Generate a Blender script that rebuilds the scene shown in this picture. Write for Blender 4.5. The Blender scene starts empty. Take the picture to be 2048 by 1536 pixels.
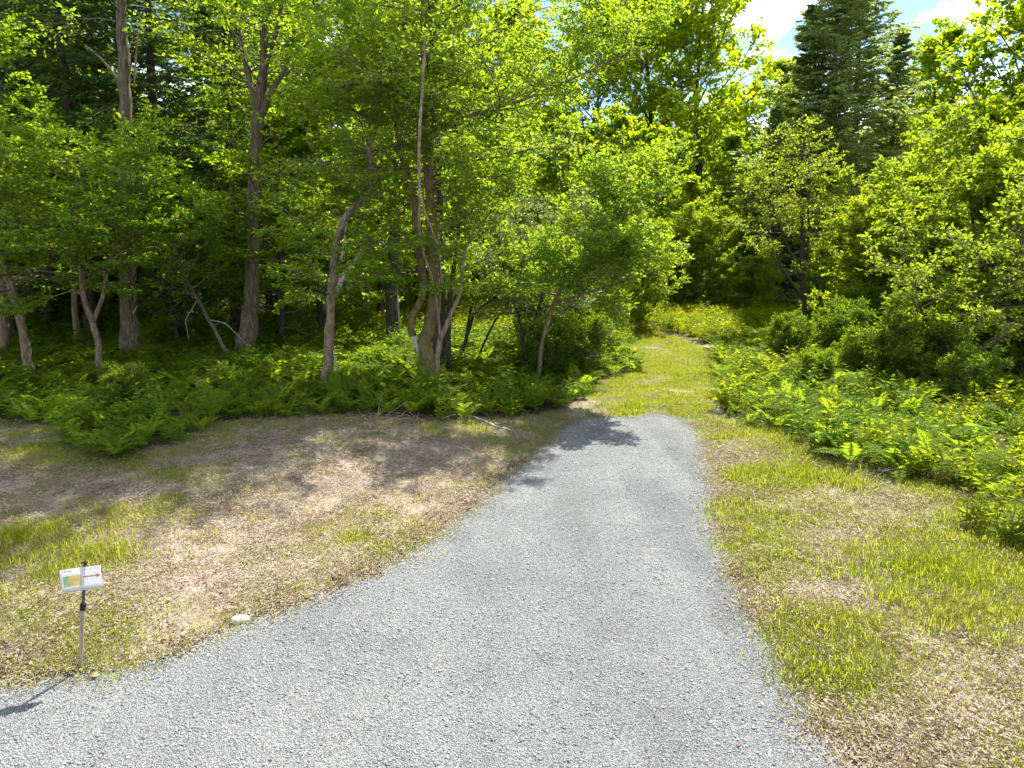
import bpy, math
import numpy as np
from mathutils import Vector
R = math.radians
SC = bpy.context.scene
COL = SC.collection

# ------------------------------------------------------------------ camera, sky, sun, exposure
CAM = np.array([0.0, 0.0, 3.3]); PITCH = R(10.0); F = 1420.0
cd = bpy.data.cameras.new('camera'); cam = bpy.data.objects.new('camera', cd); COL.objects.link(cam)
cam.location = CAM; cam.rotation_euler = (R(90) - PITCH, 0, 0)
cd.sensor_width = 36.0; cd.lens = F / 2048 * 36.0; cd.clip_end = 2000; cd.clip_start = 0.05
SC.camera = cam

SUN_EL, SUN_AZ = R(54.5), math.atan2(0.5, 0.85)          # azimuth from +Y towards +X
w = bpy.data.worlds.new('World'); SC.world = w; w.use_nodes = True
nt = w.node_tree; nt.nodes.clear()
def N(t, typ, **k):
    n = t.nodes.new(typ)
    for a, b in k.items(): setattr(n, a, b)
    return n
out = N(nt, 'ShaderNodeOutputWorld'); bg = N(nt, 'ShaderNodeBackground')
sky = N(nt, 'ShaderNodeTexSky', sky_type='NISHITA', sun_disc=False, sun_elevation=SUN_EL, sun_rotation=SUN_AZ, altitude=300, air_density=1.0, dust_density=0.0, ozone_density=2.0)
tc = N(nt, 'ShaderNodeTexCoord'); mp = N(nt, 'ShaderNodeMapping'); mp.inputs['Scale'].default_value = (1.6, 1.6, 5.0); mp.inputs['Location'].default_value = (20.4, 10.8, 4.44)
nz = N(nt, 'ShaderNodeTexNoise'); nz.inputs['Scale'].default_value = 3.2; nz.inputs['Detail'].default_value = 7; nz.inputs['Roughness'].default_value = 0.55
cr = N(nt, 'ShaderNodeValToRGB'); cr.color_ramp.elements[0].position = 0.49; cr.color_ramp.elements[1].position = 0.70
mx = N(nt, 'ShaderNodeMix', data_type='RGBA'); mx.inputs['B'].default_value = (19, 19.2, 19.5, 1)
nt.links.new(tc.outputs['Generated'], mp.inputs['Vector']); nt.links.new(mp.outputs['Vector'], nz.inputs['Vector'])
nt.links.new(nz.outputs['Fac'], cr.inputs['Fac']); nt.links.new(cr.outputs['Color'], mx.inputs['Factor'])
nt.links.new(sky.outputs['Color'], mx.inputs['A']); nt.links.new(mx.outputs['Result'], bg.inputs['Color'])
bg.inputs['Strength'].default_value = 0.075
nt.links.new(bg.outputs['Background'], out.inputs['Surface'])

sd = bpy.data.lights.new('sun', 'SUN'); sun = bpy.data.objects.new('sun', sd); COL.objects.link(sun)
sd.energy = 4.4; sd.angle = R(0.5); sd.color = (1.0, 0.95, 0.86)
sdir = Vector((math.sin(SUN_AZ) * math.cos(SUN_EL), math.cos(SUN_AZ) * math.cos(SUN_EL), math.sin(SUN_EL)))
sun.rotation_euler = sdir.to_track_quat('Z', 'Y').to_euler(); sun.location = sdir * 60
SC.view_settings.view_transform = 'Standard'; SC.view_settings.look = 'None'
SC.view_settings.exposure = 1.72; SC.view_settings.gamma = 1.0; SC.view_settings.use_curve_mapping = False
SC.render.engine = 'CYCLES'
cy = SC.cycles
cy.max_bounces = 8; cy.diffuse_bounces = 6; cy.glossy_bounces = 2; cy.transmission_bounces = 8; cy.transparent_max_bounces = 4
cy.use_denoising = True; cy.denoiser = 'OPENIMAGEDENOISE'; cy.denoising_prefilter = 'ACCURATE'; cy.denoising_input_passes = 'RGB_ALBEDO_NORMAL'; cy.caustics_reflective = False; cy.caustics_refractive = False; cy.sample_clamp_indirect = 6.0

# ------------------------------------------------------------------ numeric helpers
def sst(a, b, x):
    t = np.clip((x - a) / (b - a), 0, 1); return t * t * (3 - 2 * t)
def vnoise(x, y, s, seed=0):
    x = np.asarray(x, float) * s + seed * 17.3; y = np.asarray(y, float) * s - seed * 9.1
    xi = np.floor(x).astype(np.int64); yi = np.floor(y).astype(np.int64); fx = x - xi; fy = y - yi
    def h(a, b):
        n = (a * 374761393 + b * 668265263 + seed * 1442695) & 0x7fffffff
        n = ((n ^ (n >> 13)) * 1274126177) & 0x7fffffff
        return ((n ^ (n >> 16)) & 0xffff) / 65535.0
    fx = fx * fx * (3 - 2 * fx); fy = fy * fy * (3 - 2 * fy)
    return (h(xi, yi) * (1 - fx) + h(xi + 1, yi) * fx) * (1 - fy) + (h(xi, yi + 1) * (1 - fx) + h(xi + 1, yi + 1) * fx) * fy
def fbm(x, y, s, seed=0, o=4):
    v = 0; a = 0.5; t = 0
    for i in range(o):
        v = v + a * vnoise(x, y, s * 2 ** i, seed + i); t += a; a *= 0.55
    return v / t
def norm(v): return v / np.maximum(np.linalg.norm(v, axis=-1, keepdims=True), 1e-9)
UP = np.array([0, 0, 1.0])

def ray(px, py):
    r = np.array([1.0, 0, 0]); u = np.array([0, math.sin(PITCH), math.cos(PITCH)]); f = np.array([0, math.cos(PITCH), -math.sin(PITCH)])
    return f + (px - 1024) / F * r + (768 - py) / F * u
def at(px, py, Y):                                       # the point on that sight line Y metres out
    d = ray(px, py); return CAM + d * (Y / d[1])
def flat(px, py):
    d = ray(px, py); p = CAM + d * (-CAM[2] / d[2]); return p[:2]

# gravel outline (world metres on the level ground)
_gpx = [(1700,1545),(1640,1440),(1590,1350),(1545,1262),(1500,1200),(1462,1125),(1450,1060),(1440,1000),(1428,945),(1420,900),(1408,862),(1375,832),(1290,827),(1220,829),(1150,838),(1112,866),(1060,905),(1012,950),(950,1002),(890,1052),(830,1097),(705,1165),(600,1205),(480,1247),(400,1290),(320,1326),(240,1352),(160,1352),(80,1352),(0,1360)]
_g = [flat(*p) for p in _gpx]
GRAVEL = np.array([(2.6, -1), (2.9, 0.5), (2.5, 2.2)] + _g + [(-9, 4.2), (-30, 3.2), (-30, -4), (-8, -9), (2.6, -9)])
def dense(poly, step, seed, amp):
    r = np.random.default_rng(seed); o = []
    n = len(poly)
    for i in range(n):
        a, b = poly[i], poly[(i + 1) % n]; L = np.linalg.norm(b - a); k = max(1, int(L / step))
        for j in range(k): o.append(a + (b - a) * j / k)
    o = np.array(o)
    j = np.stack([fbm(o[:, 0], o[:, 1], 2.2, seed), fbm(o[:, 0], o[:, 1], 2.2, seed + 9)], 1)
    return o + amp * (j - j.mean(0)) * 2
GRAVD = dense(GRAVEL, 0.06, 3, 0.14); _j = np.stack([fbm(GRAVD[:, 0], GRAVD[:, 1], 7, 23, 3), fbm(GRAVD[:, 0], GRAVD[:, 1], 7, 29, 3)], 1); GRAVD = GRAVD + .2 * (_j - _j.mean(0))
def inside(poly, x, y):
    c = np.zeros(len(x), bool); n = len(poly)
    for i in range(n):
        x0, y0 = poly[i]; x1, y1 = poly[(i + 1) % n]
        if y0 == y1: continue
        m = ((y0 > y) != (y1 > y)) & (x < (x1 - x0) * (y - y0) / (y1 - y0) + x0); c ^= m
    return c
def pdist(poly, x, y):
    d = np.full(len(x), 1e9); n = len(poly)
    for i in range(n):
        a = poly[i]; e = poly[(i + 1) % n] - a; L = max(e @ e, 1e-9)
        t = np.clip(((x - a[0]) * e[0] + (y - a[1]) * e[1]) / L, 0, 1)
        d = np.minimum(d, (x - a[0] - t * e[0]) ** 2 + (y - a[1] - t * e[1]) ** 2)
    return np.sqrt(d)
def terrain(x, y):
    x = np.atleast_1d(np.asarray(x, float)); y = np.atleast_1d(np.asarray(y, float))
    sh = x.shape; x = x.ravel(); y = y.ravel()
    near = (np.abs(x) < 32) & (y < 40)
    d = np.full(x.shape, 3.0)
    if near.any():
        dd = pdist(GRAVEL, x[near], y[near]); dd[inside(GRAVEL, x[near], y[near])] *= -1; d[near] = dd
    z = 0.03 * np.where(y > 15, (y - 15) ** 2 / (np.maximum(y - 15, 0) + 3), 0)
    z = np.minimum(z, 2.2)
    out_ = sst(0.0, 0.7, d)
    left = sst(0, 3, -(x - 0.5)) * sst(0, 3.5, d)
    z = z + out_ * (0.07 + 0.16 * (fbm(x, y, 0.55, 5) - .5)) + left * 0.22 + 0.05 * out_ * (fbm(x, y, 2.5, 8, 2) - .5) - 0.035 * (1 - sst(-.3, .05, d))
    return z.reshape(sh)
def P(px, py):
    d = ray(px, py); lo = 1.0; t = 2.0
    while t < 120:
        p = CAM + d * t
        if p[2] < terrain(p[0], p[1])[0]: break
        lo = t; t *= 1.03
    hi = t
    for _ in range(14):
        m = (lo + hi) / 2; p = CAM + d * m
        if p[2] < terrain(p[0], p[1])[0]: hi = m
        else: lo = m
    return CAM + d * hi

# ------------------------------------------------------------------ mesh helpers
def make_mesh(name, verts, tris=None, quads=None, mat=None, smooth=False):
    me = bpy.data.meshes.new(name)
    verts = np.asarray(verts, np.float32).reshape(-1, 3)
    fl = []; ls = []
    if quads is not None and len(quads): fl.append(np.asarray(quads, np.int32).reshape(-1, 4)); ls.append(4)
    if tris is not None and len(tris): fl.append(np.asarray(tris, np.int32).reshape(-1, 3)); ls.append(3)
    me.vertices.add(len(verts)); me.vertices.foreach_set('co', verts.ravel())
    nl = sum(f.size for f in fl); nf = sum(len(f) for f in fl)
    me.loops.add(nl); me.loops.foreach_set('vertex_index', np.concatenate([f.ravel() for f in fl]))
    me.polygons.add(nf)
    tot = np.concatenate([np.full(len(f), k, np.int32) for f, k in zip(fl, ls)])
    st = np.concatenate([[0], np.cumsum(tot)[:-1]]).astype(np.int32)
    me.polygons.foreach_set('loop_start', st)
    if smooth: me.polygons.foreach_set('use_smooth', np.ones(nf, bool))
    me.update(calc_edges=True); me.validate()
    if mat: me.materials.append(mat)
    return me
def link(name, data, parent=None, label=None, cat=None, group=None, kind=None, loc=None):
    o = bpy.data.objects.new(name, data); COL.objects.link(o)
    if parent is not None: o.parent = parent
    if loc is not None: o.location = loc
    for k, v in (('label', label), ('category', cat), ('group', group), ('kind', kind)):
        if v: o[k] = v
    return o
class Geo:
    def __init__(s): s.v = []; s.q = []; s.t = []; s.n = 0
    def add(s, v, q=None, t=None):
        v = np.asarray(v, float).reshape(-1, 3); s.v.append(v)
        if q is not None: s.q.append(np.asarray(q).reshape(-1, 4) + s.n)
        if t is not None: s.t.append(np.asarray(t).reshape(-1, 3) + s.n)
        s.n += len(v)
    def mesh(s, name, mat, smooth=False, origin=None):
        v = np.concatenate(s.v)
        if origin is not None: v = v - np.asarray(origin)
        return make_mesh(name, v, np.concatenate(s.t) if s.t else None, np.concatenate(s.q) if s.q else None, mat, smooth)

def tubes(pts, r0, r1, sides, g, rough=0.0, rng=None, radii=None, cap=False):
    """pts (N,S,3): N tapered tubes into Geo g"""
    Nn, S, _ = pts.shape
    t = norm(np.gradient(pts, axis=1))
    ov = norm(pts[:, -1] - pts[:, 0]); ref = np.where(np.abs(ov[:, 2:3]) > 0.8, np.array([[1.0, 0, 0]]), np.array([[0, 0, 1.0]]))[:, None, :]
    u = norm(np.cross(t, np.broadcast_to(ref, t.shape))); v = np.cross(t, u)
    s = np.linspace(0, 1, S)[None, :]
    rad = radii if radii is not None else np.asarray(r0)[:, None] * (1 - s) + np.asarray(r1)[:, None] * s
    a = np.arange(sides) / sides * 2 * np.pi
    rr = rad[:, :, None] * np.ones(sides)
    if rough and rng is not None: rr = rr * (1 + rough * rng.normal(size=rr.shape))
    V = pts[:, :, None, :] + rr[..., None] * (np.cos(a)[None, None, :, None] * u[:, :, None, :] + np.sin(a)[None, None, :, None] * v[:, :, None, :])
    i = np.arange(Nn)[:, None, None] * S * sides; j = np.arange(S - 1)[None, :, None] * sides; k = np.arange(sides)[None, None, :]; k2 = (k + 1) % sides
    q = np.stack([i + j + k, i + j + k2, i + j + sides + k2, i + j + sides + k], -1).reshape(-1, 4)
    g.add(V, q)
    if cap:
        b = np.arange(sides); tr = [(0, b[x + 1], b[x]) for x in range(1, sides - 1)]; e = (S - 1) * sides
        g.t.append(np.array(tr) + g.n - Nn * S * sides); g.t.append(np.array([(e, e + x, e + x + 1) for x in range(1, sides - 1)]) + g.n - Nn * S * sides)
def curve(st, dr, ln, nseg, wob, grav, rng):
    p = np.array(st, float); d = norm(np.array(dr, float)); o = [p.copy()]
    for i in range(nseg):
        p = p + d * (ln / nseg)[:, None]; o.append(p.copy())
        d = norm(d + rng.normal(size=d.shape) * wob + np.array([0, 0, grav]))
    return np.stack(o, 1)
def interp(pts, u):
    """pts (N,S,3), u (N,n) -> positions, tangents (N,n,3)"""
    S = pts.shape[1]; f = np.clip(u, 0, 1) * (S - 1); i = np.minimum(f.astype(int), S - 2); fr = (f - i)[..., None]
    ii = np.arange(pts.shape[0])[:, None]
    a = pts[ii, i]; b = pts[ii, i + 1]
    return a * (1 - fr) + b * fr, norm(b - a)
def spawn(pts, ln, n, u0, u1, ang, flatness, ratio, rng, taper=0.6):
    Nn = pts.shape[0]
    u = (np.linspace(u0, u1, n)[None, :] + rng.uniform(-.5, .5, (Nn, n)) * (u1 - u0) / n)
    p, t = interp(pts, u)
    side = norm(np.cross(t, UP) + 1e-4); up2 = np.cross(side, t)
    sgn = np.where((np.arange(n)[None, :] + rng.integers(0, 2, (Nn, 1))) % 2 == 0, 1.0, -1.0)
    th = rng.normal(size=(Nn, n)) * (1 - flatness) * 1.6
    sv = sgn[..., None] * (np.cos(th)[..., None] * side + np.sin(th)[..., None] * up2)
    a = ang + rng.normal(size=(Nn, n)) * 0.18
    d = np.cos(a)[..., None] * t + np.sin(a)[..., None] * sv
    L = ln[:, None] * ratio * (1 - taper * u) * rng.uniform(.7, 1.25, (Nn, n))
    return p.reshape(-1, 3), d.reshape(-1, 3), L.ravel()
def kites(pos, ax, nr, L, W, fold, g):
    sd_ = norm(np.cross(ax, nr)); nr = np.cross(sd_, ax)
    L = L[:, None]; W = W[:, None]
    m = pos + ax * L * 0.42 + nr * L * fold
    v = np.stack([pos, m + sd_ * W * .5, pos + ax * L, m - sd_ * W * .5], 1)
    i = np.arange(len(pos))[:, None] * 4
    t = np.concatenate([np.stack([i[:, 0], i[:, 0] + 2, i[:, 0] + 1], 1), np.stack([i[:, 0], i[:, 0] + 3, i[:, 0] + 2], 1)])
    g.add(v, None, t)
def leaves_on(tw, ln, k, size, aspect, flatness, droop, rng, g, u0=0.1, ang=0.9, jit=0.35):
    Nn = tw.shape[0]
    u = np.linspace(u0, 1.0, k)[None, :] + rng.uniform(-.5, .5, (Nn, k)) / k
    p, t = interp(tw, u)
    side = norm(np.cross(t, UP) + 1e-4)
    sgn = np.where((np.arange(k)[None, :]) % 2 == 0, 1.0, -1.0)[..., None]
    a = ang + rng.normal(size=(Nn, k)) * 0.3; a[:, -1] = 0.1
    ax = np.cos(a)[..., None] * t + np.sin(a)[..., None] * sgn * side + rng.normal(size=(Nn, k, 3)) * jit - UP * droop
    ax = norm(ax).reshape(-1, 3)
    nr = norm(UP * flatness + rng.normal(size=(Nn * k, 3)) * 0.55)
    p = p.reshape(-1, 3) + ax * size * 0.25
    s = size * rng.uniform(.65, 1.25, Nn * k)
    kites(p, ax, nr, s, s * aspect, 0.10, g)

# ------------------------------------------------------------------ materials
def ramp(t, cols):
    r = N(t, 'ShaderNodeValToRGB')
    while len(r.color_ramp.elements) < len(cols): r.color_ramp.elements.new(0.5)
    for e, (p, c) in zip(r.color_ramp.elements, cols): e.position = p; e.color = (*c, 1)
    return r
def leaf_mat(name, cols, trans, tf=0.5, rough=0.5, spec=0.3, clump=0.8, gval=0.25):
    m = bpy.data.materials.new(name); m.use_nodes = True; t = m.node_tree; t.nodes.clear()
    o = N(t, 'ShaderNodeOutputMaterial'); geo = N(t, 'ShaderNodeNewGeometry'); oi = N(t, 'ShaderNodeObjectInfo')
    tc = N(t, 'ShaderNodeTexCoord'); nz = N(t, 'ShaderNodeTexNoise'); nz.inputs['Scale'].default_value = clump; nz.inputs['Detail'].default_value = 2
    t.links.new(tc.outputs['Object'], nz.inputs['Vector'])
    a = N(t, 'ShaderNodeMath', operation='MULTIPLY'); a.inputs[1].default_value = 0.45; t.links.new(geo.outputs['Random Per Island'], a.inputs[0])
    b = N(t, 'ShaderNodeMath', operation='MULTIPLY_ADD'); b.inputs[1].default_value = 0.6; t.links.new(nz.outputs['Fac'], b.inputs[0]); t.links.new(a.outputs[0], b.inputs[2])
    c = N(t, 'ShaderNodeMath', operation='MULTIPLY_ADD'); c.inputs[1].default_value = gval; t.links.new(oi.outputs['Random'], c.inputs[0]); t.links.new(b.outputs[0], c.inputs[2])
    d = N(t, 'ShaderNodeMath', operation='SUBTRACT'); d.inputs[1].default_value = gval * .5; t.links.new(c.outputs[0], d.inputs[0])
    n_ = len(cols)
    rc = ramp(t, [(0.2 + 0.6 * i / max(1, n_ - 1), x) for i, x in enumerate(cols)]); t.links.new(d.outputs[0], rc.inputs['Fac'])
    rt = ramp(t, [(0.2 + 0.6 * i / max(1, len(trans) - 1), x) for i, x in enumerate(trans)]); t.links.new(d.outputs[0], rt.inputs['Fac'])
    pb = N(t, 'ShaderNodeBsdfPrincipled'); pb.inputs['Roughness'].default_value = rough; pb.inputs['Specular IOR Level'].default_value = spec
    tl = N(t, 'ShaderNodeBsdfTranslucent'); ms = N(t, 'ShaderNodeMixShader'); ms.inputs[0].default_value = tf
    t.links.new(rc.outputs['Color'], pb.inputs['Base Color']); t.links.new(rt.outputs['Color'], tl.inputs['Color'])
    t.links.new(pb.outputs[0], ms.inputs[1]); t.links.new(tl.outputs[0], ms.inputs[2]); t.links.new(ms.outputs[0], o.inputs['Surface'])
    return m
def solid_mat(name, cols, scale=6, stretch=(1, 1, 1), rough=0.85, bump=0.4, detail=6, spec=0.2, dist=0.02):
    m = bpy.data.materials.new(name); m.use_nodes = True; t = m.node_tree; pb = t.nodes['Principled BSDF']
    tc = N(t, 'ShaderNodeTexCoord'); mp = N(t, 'ShaderNodeMapping'); mp.inputs['Scale'].default_value = stretch
    nz = N(t, 'ShaderNodeTexNoise'); nz.inputs['Scale'].default_value = scale; nz.inputs['Detail'].default_value = detail; nz.inputs['Roughness'].default_value = 0.65
    oi = N(t, 'ShaderNodeObjectInfo'); ad = N(t, 'ShaderNodeVectorMath', operation='ADD')
    t.links.new(tc.outputs['Object'], ad.inputs[0]); t.links.new(oi.outputs['Random'], ad.inputs[1])
    t.links.new(ad.outputs[0], mp.inputs['Vector']); t.links.new(mp.outputs['Vector'], nz.inputs['Vector'])
    rc = ramp(t, [(0.3 + 0.4 * i / max(1, len(cols) - 1), c) for i, c in enumerate(cols)]); t.links.new(nz.outputs['Fac'], rc.inputs['Fac'])
    t.links.new(rc.outputs['Color'], pb.inputs['Base Color']); pb.inputs['Roughness'].default_value = rough; pb.inputs['Specular IOR Level'].default_value = spec
    if bump:
        bp = N(t, 'ShaderNodeBump'); bp.inputs['Strength'].default_value = bump; bp.inputs['Distance'].default_value = dist
        t.links.new(nz.outputs['Fac'], bp.inputs['Height']); t.links.new(bp.outputs['Normal'], pb.inputs['Normal'])
    return m

M = {}
M['maple'] = leaf_mat('maple leaves', [(.065, .11, .006), (.11, .16, .008), (.15, .18, .008)], [(.36, .56, .006), (.54, .70, .010), (.74, .78, .014)], 0.6, spec=.1, rough=.7)
M['greenmaple'] = leaf_mat('green maple leaves', [(.045, .10, .008), (.065, .13, .010), (.095, .16, .010)], [(.26, .46, .010), (.40, .56, .012), (.56, .64, .014)], 0.56, spec=.12, rough=.7)
M['hemlock'] = leaf_mat('hemlock needles', [(.045, .085, .03), (.065, .11, .036), (.10, .145, .042)], [(.11, .22, .03), (.18, .30, .035), (.28, .38, .04)], 0.42, spec=.15, rough=.7)
M['cedar'] = leaf_mat('blue green needles', [(.085, .135, .055), (.12, .17, .062), (.165, .20, .06)], [(.30, .44, .10), (.42, .54, .10), (.56, .62, .09)], 0.46, spec=.1, rough=.7)
M['apple'] = leaf_mat('shrub leaves', [(.075, .11, .008), (.11, .15, .010), (.15, .18, .012)], [(.30, .46, .012), (.40, .54, .014), (.52, .60, .016)], 0.5, spec=.2, rough=.7)
M['small'] = leaf_mat('small tree leaves', [(.06, .12, .014), (.09, .155, .018), (.13, .18, .022)], [(.28, .54, .016), (.42, .62, .018), (.58, .68, .02)], 0.52, spec=.15, rough=.7)
M['olive'] = leaf_mat('grey leaved shrub leaves', [(.075, .125, .04), (.12, .17, .075), (.24, .28, .17)], [(.20, .32, .04), (.28, .38, .05), (.36, .42, .06)], 0.4, rough=.32, spec=.5)
M['fern'] = leaf_mat('fern fronds', [(.072, .135, .012), (.108, .17, .015), (.15, .195, .018)], [(.24, .40, .016), (.34, .46, .018), (.48, .52, .02)], 0.5, clump=.3, spec=.06, rough=.7)
M['weed'] = leaf_mat('weed leaves', [(.048, .105, .014), (.078, .14, .017), (.12, .17, .02)], [(.20, .38, .008), (.30, .44, .010), (.42, .50, .012)], 0.48, clump=.5, spec=.06, rough=.7)
M['goldenrod'] = leaf_mat('meadow plants', [(.10, .13, .008), (.13, .16, .010), (.17, .185, .012)], [(.38, .48, .008), (.48, .54, .010), (.58, .58, .012)], 0.52, clump=.4, spec=.06, rough=.7)
M['grass'] = leaf_mat('grass blades', [(.095, .135, .010), (.145, .17, .012), (.25, .23, .06)], [(.34, .48, .012), (.48, .54, .014), (.56, .54, .04)], 0.48, clump=.6, gval=.5, spec=.08, rough=.7)
M['litter'] = leaf_mat('dead leaves', [(.16, .11, .08), (.29, .23, .175), (.42, .35, .285)], [(.18, .10, .05), (.26, .18, .10), (.3, .22, .14)], 0.2, rough=.8, spec=.15, gval=.3)
M['straw'] = leaf_mat('dry straw', [(.26, .20, .135), (.38, .31, .225), (.47, .405, .31)], [(.3, .22, .1), (.36, .27, .14), (.4, .3, .18)], 0.2, rough=.7, spec=.2, gval=.3)
M['rust'] = leaf_mat('rust brown leaves', [(.085, .05, .033), (.15, .09, .058), (.22, .145, .10)], [(.10, .055, .03), (.14, .08, .04), (.18, .11, .06)], 0.2, rough=.8, spec=.15)
M['stone'] = leaf_mat('gravel stones', [(.105, .11, .11), (.225, .232, .232), (.355, .362, .36)], [(0, 0, 0), (0, 0, 0), (0, 0, 0)], 0.0, rough=.75, spec=.3, gval=.3)
M['bark'] = solid_mat('grey brown bark', [(.045, .032, .020), (.135, .105, .072), (.26, .215, .155)], 9, (2.2, 2.2, .45), bump=1.0, dist=.05)
M['palebark'] = solid_mat('pale reddish bark', [(.085, .056, .034), (.21, .152, .10), (.37, .30, .215)], 8, (2, 2, .6), bump=1.0, dist=.05)
M['darkbark'] = solid_mat('dark bark', [(.025, .020, .016), (.06, .048, .038), (.11, .095, .08)], 9, (2.2, 2.2, .45), bump=.9)
M['twig'] = solid_mat('twig bark', [(.06, .045, .035), (.12, .095, .075), (.20, .17, .14)], 12, (1, 1, 1), bump=0)
M['deadwood'] = solid_mat('weathered grey wood', [(.22, .19, .17), (.38, .34, .31), (.52, .48, .45)], 14, (1.5, 1.5, .4), bump=.5)
M['moss'] = solid_mat('mossy bark', [(.06, .045, .03), (.15, .11, .05), (.21, .165, .05)], 7, (1.6, 1.6, .8), bump=.9)
M['vine'] = solid_mat('vine bark', [(.13, .09, .06), (.26, .195, .14), (.40, .32, .24)], 12, (1, 1, .5), bump=.4)
M['rock'] = solid_mat('pale stone', [(.26, .23, .19), (.38, .34, .29), (.48, .44, .38)], 9, bump=.35)
M['rock2'] = solid_mat('tan stone', [(.22, .17, .14), (.36, .29, .24), (.48, .41, .35)], 9, bump=.35)

# ground
def ground_mat():
    m = bpy.data.materials.new('forest soil and leaf litter'); m.use_nodes = True; t = m.node_tree; pb = t.nodes['Principled BSDF']
    tc = N(t, 'ShaderNodeTexCoord')
    def noise(s, d=5, r=.6):
        n = N(t, 'ShaderNodeTexNoise'); n.inputs['Scale'].default_value = s; n.inputs['Detail'].default_value = d; n.inputs['Roughness'].default_value = r
        t.links.new(tc.outputs['Object'], n.inputs['Vector']); return n
    big, fine, mid = noise(.7, 4), noise(38, 6, .75), noise(5, 5)
    rf = ramp(t, [(.28, (.12, .09, .07)), (.42, (.30, .24, .195)), (.55, (.43, .355, .30)), (.72, (.56, .48, .415))]); t.links.new(fine.outputs['Fac'], rf.inputs['Fac'])
    rm = ramp(t, [(.35, (.62, .54, .48)), (.60, (1.0, 1.0, 1.0))]); t.links.new(mid.outputs['Fac'], rm.inputs['Fac'])
    mu = N(t, 'ShaderNodeMix', data_type='RGBA', blend_type='MULTIPLY'); mu.inputs['Factor'].default_value = 1
    t.links.new(rf.outputs['Color'], mu.inputs['A']); t.links.new(rm.outputs['Color'], mu.inputs['B'])
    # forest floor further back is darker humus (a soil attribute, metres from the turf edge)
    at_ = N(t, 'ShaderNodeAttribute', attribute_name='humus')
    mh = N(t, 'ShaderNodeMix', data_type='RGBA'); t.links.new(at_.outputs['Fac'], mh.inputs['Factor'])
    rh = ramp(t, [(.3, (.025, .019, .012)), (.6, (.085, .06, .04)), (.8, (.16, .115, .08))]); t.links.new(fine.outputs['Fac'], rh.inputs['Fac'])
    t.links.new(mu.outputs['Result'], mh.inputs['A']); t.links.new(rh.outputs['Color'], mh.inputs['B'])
    # mossy green-brown patches
    ag = N(t, 'ShaderNodeAttribute', attribute_name='turf')
    mg = N(t, 'ShaderNodeMix', data_type='RGBA'); rg = ramp(t, [(.3, (.05, .058, .010)), (.6, (.12, .128, .02)), (.8, (.24, .22, .07))]); t.links.new(fine.outputs['Fac'], rg.inputs['Fac'])
    t.links.new(ag.outputs['Fac'], mg.inputs['Factor']); t.links.new(mh.outputs['Result'], mg.inputs['A']); t.links.new(rg.outputs['Color'], mg.inputs['B'])
    t.links.new(mg.outputs['Result'], pb.inputs['Base Color']); pb.inputs['Roughness'].default_value = .95; pb.inputs['Specular IOR Level'].default_value = .1
    bp = N(t, 'ShaderNodeBump'); bp.inputs['Strength'].default_value = .9; bp.inputs['Distance'].default_value = .035
    t.links.new(fine.outputs['Fac'], bp.inputs['Height']); t.links.new(bp.outputs['Normal'], pb.inputs['Normal'])
    return m
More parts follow.
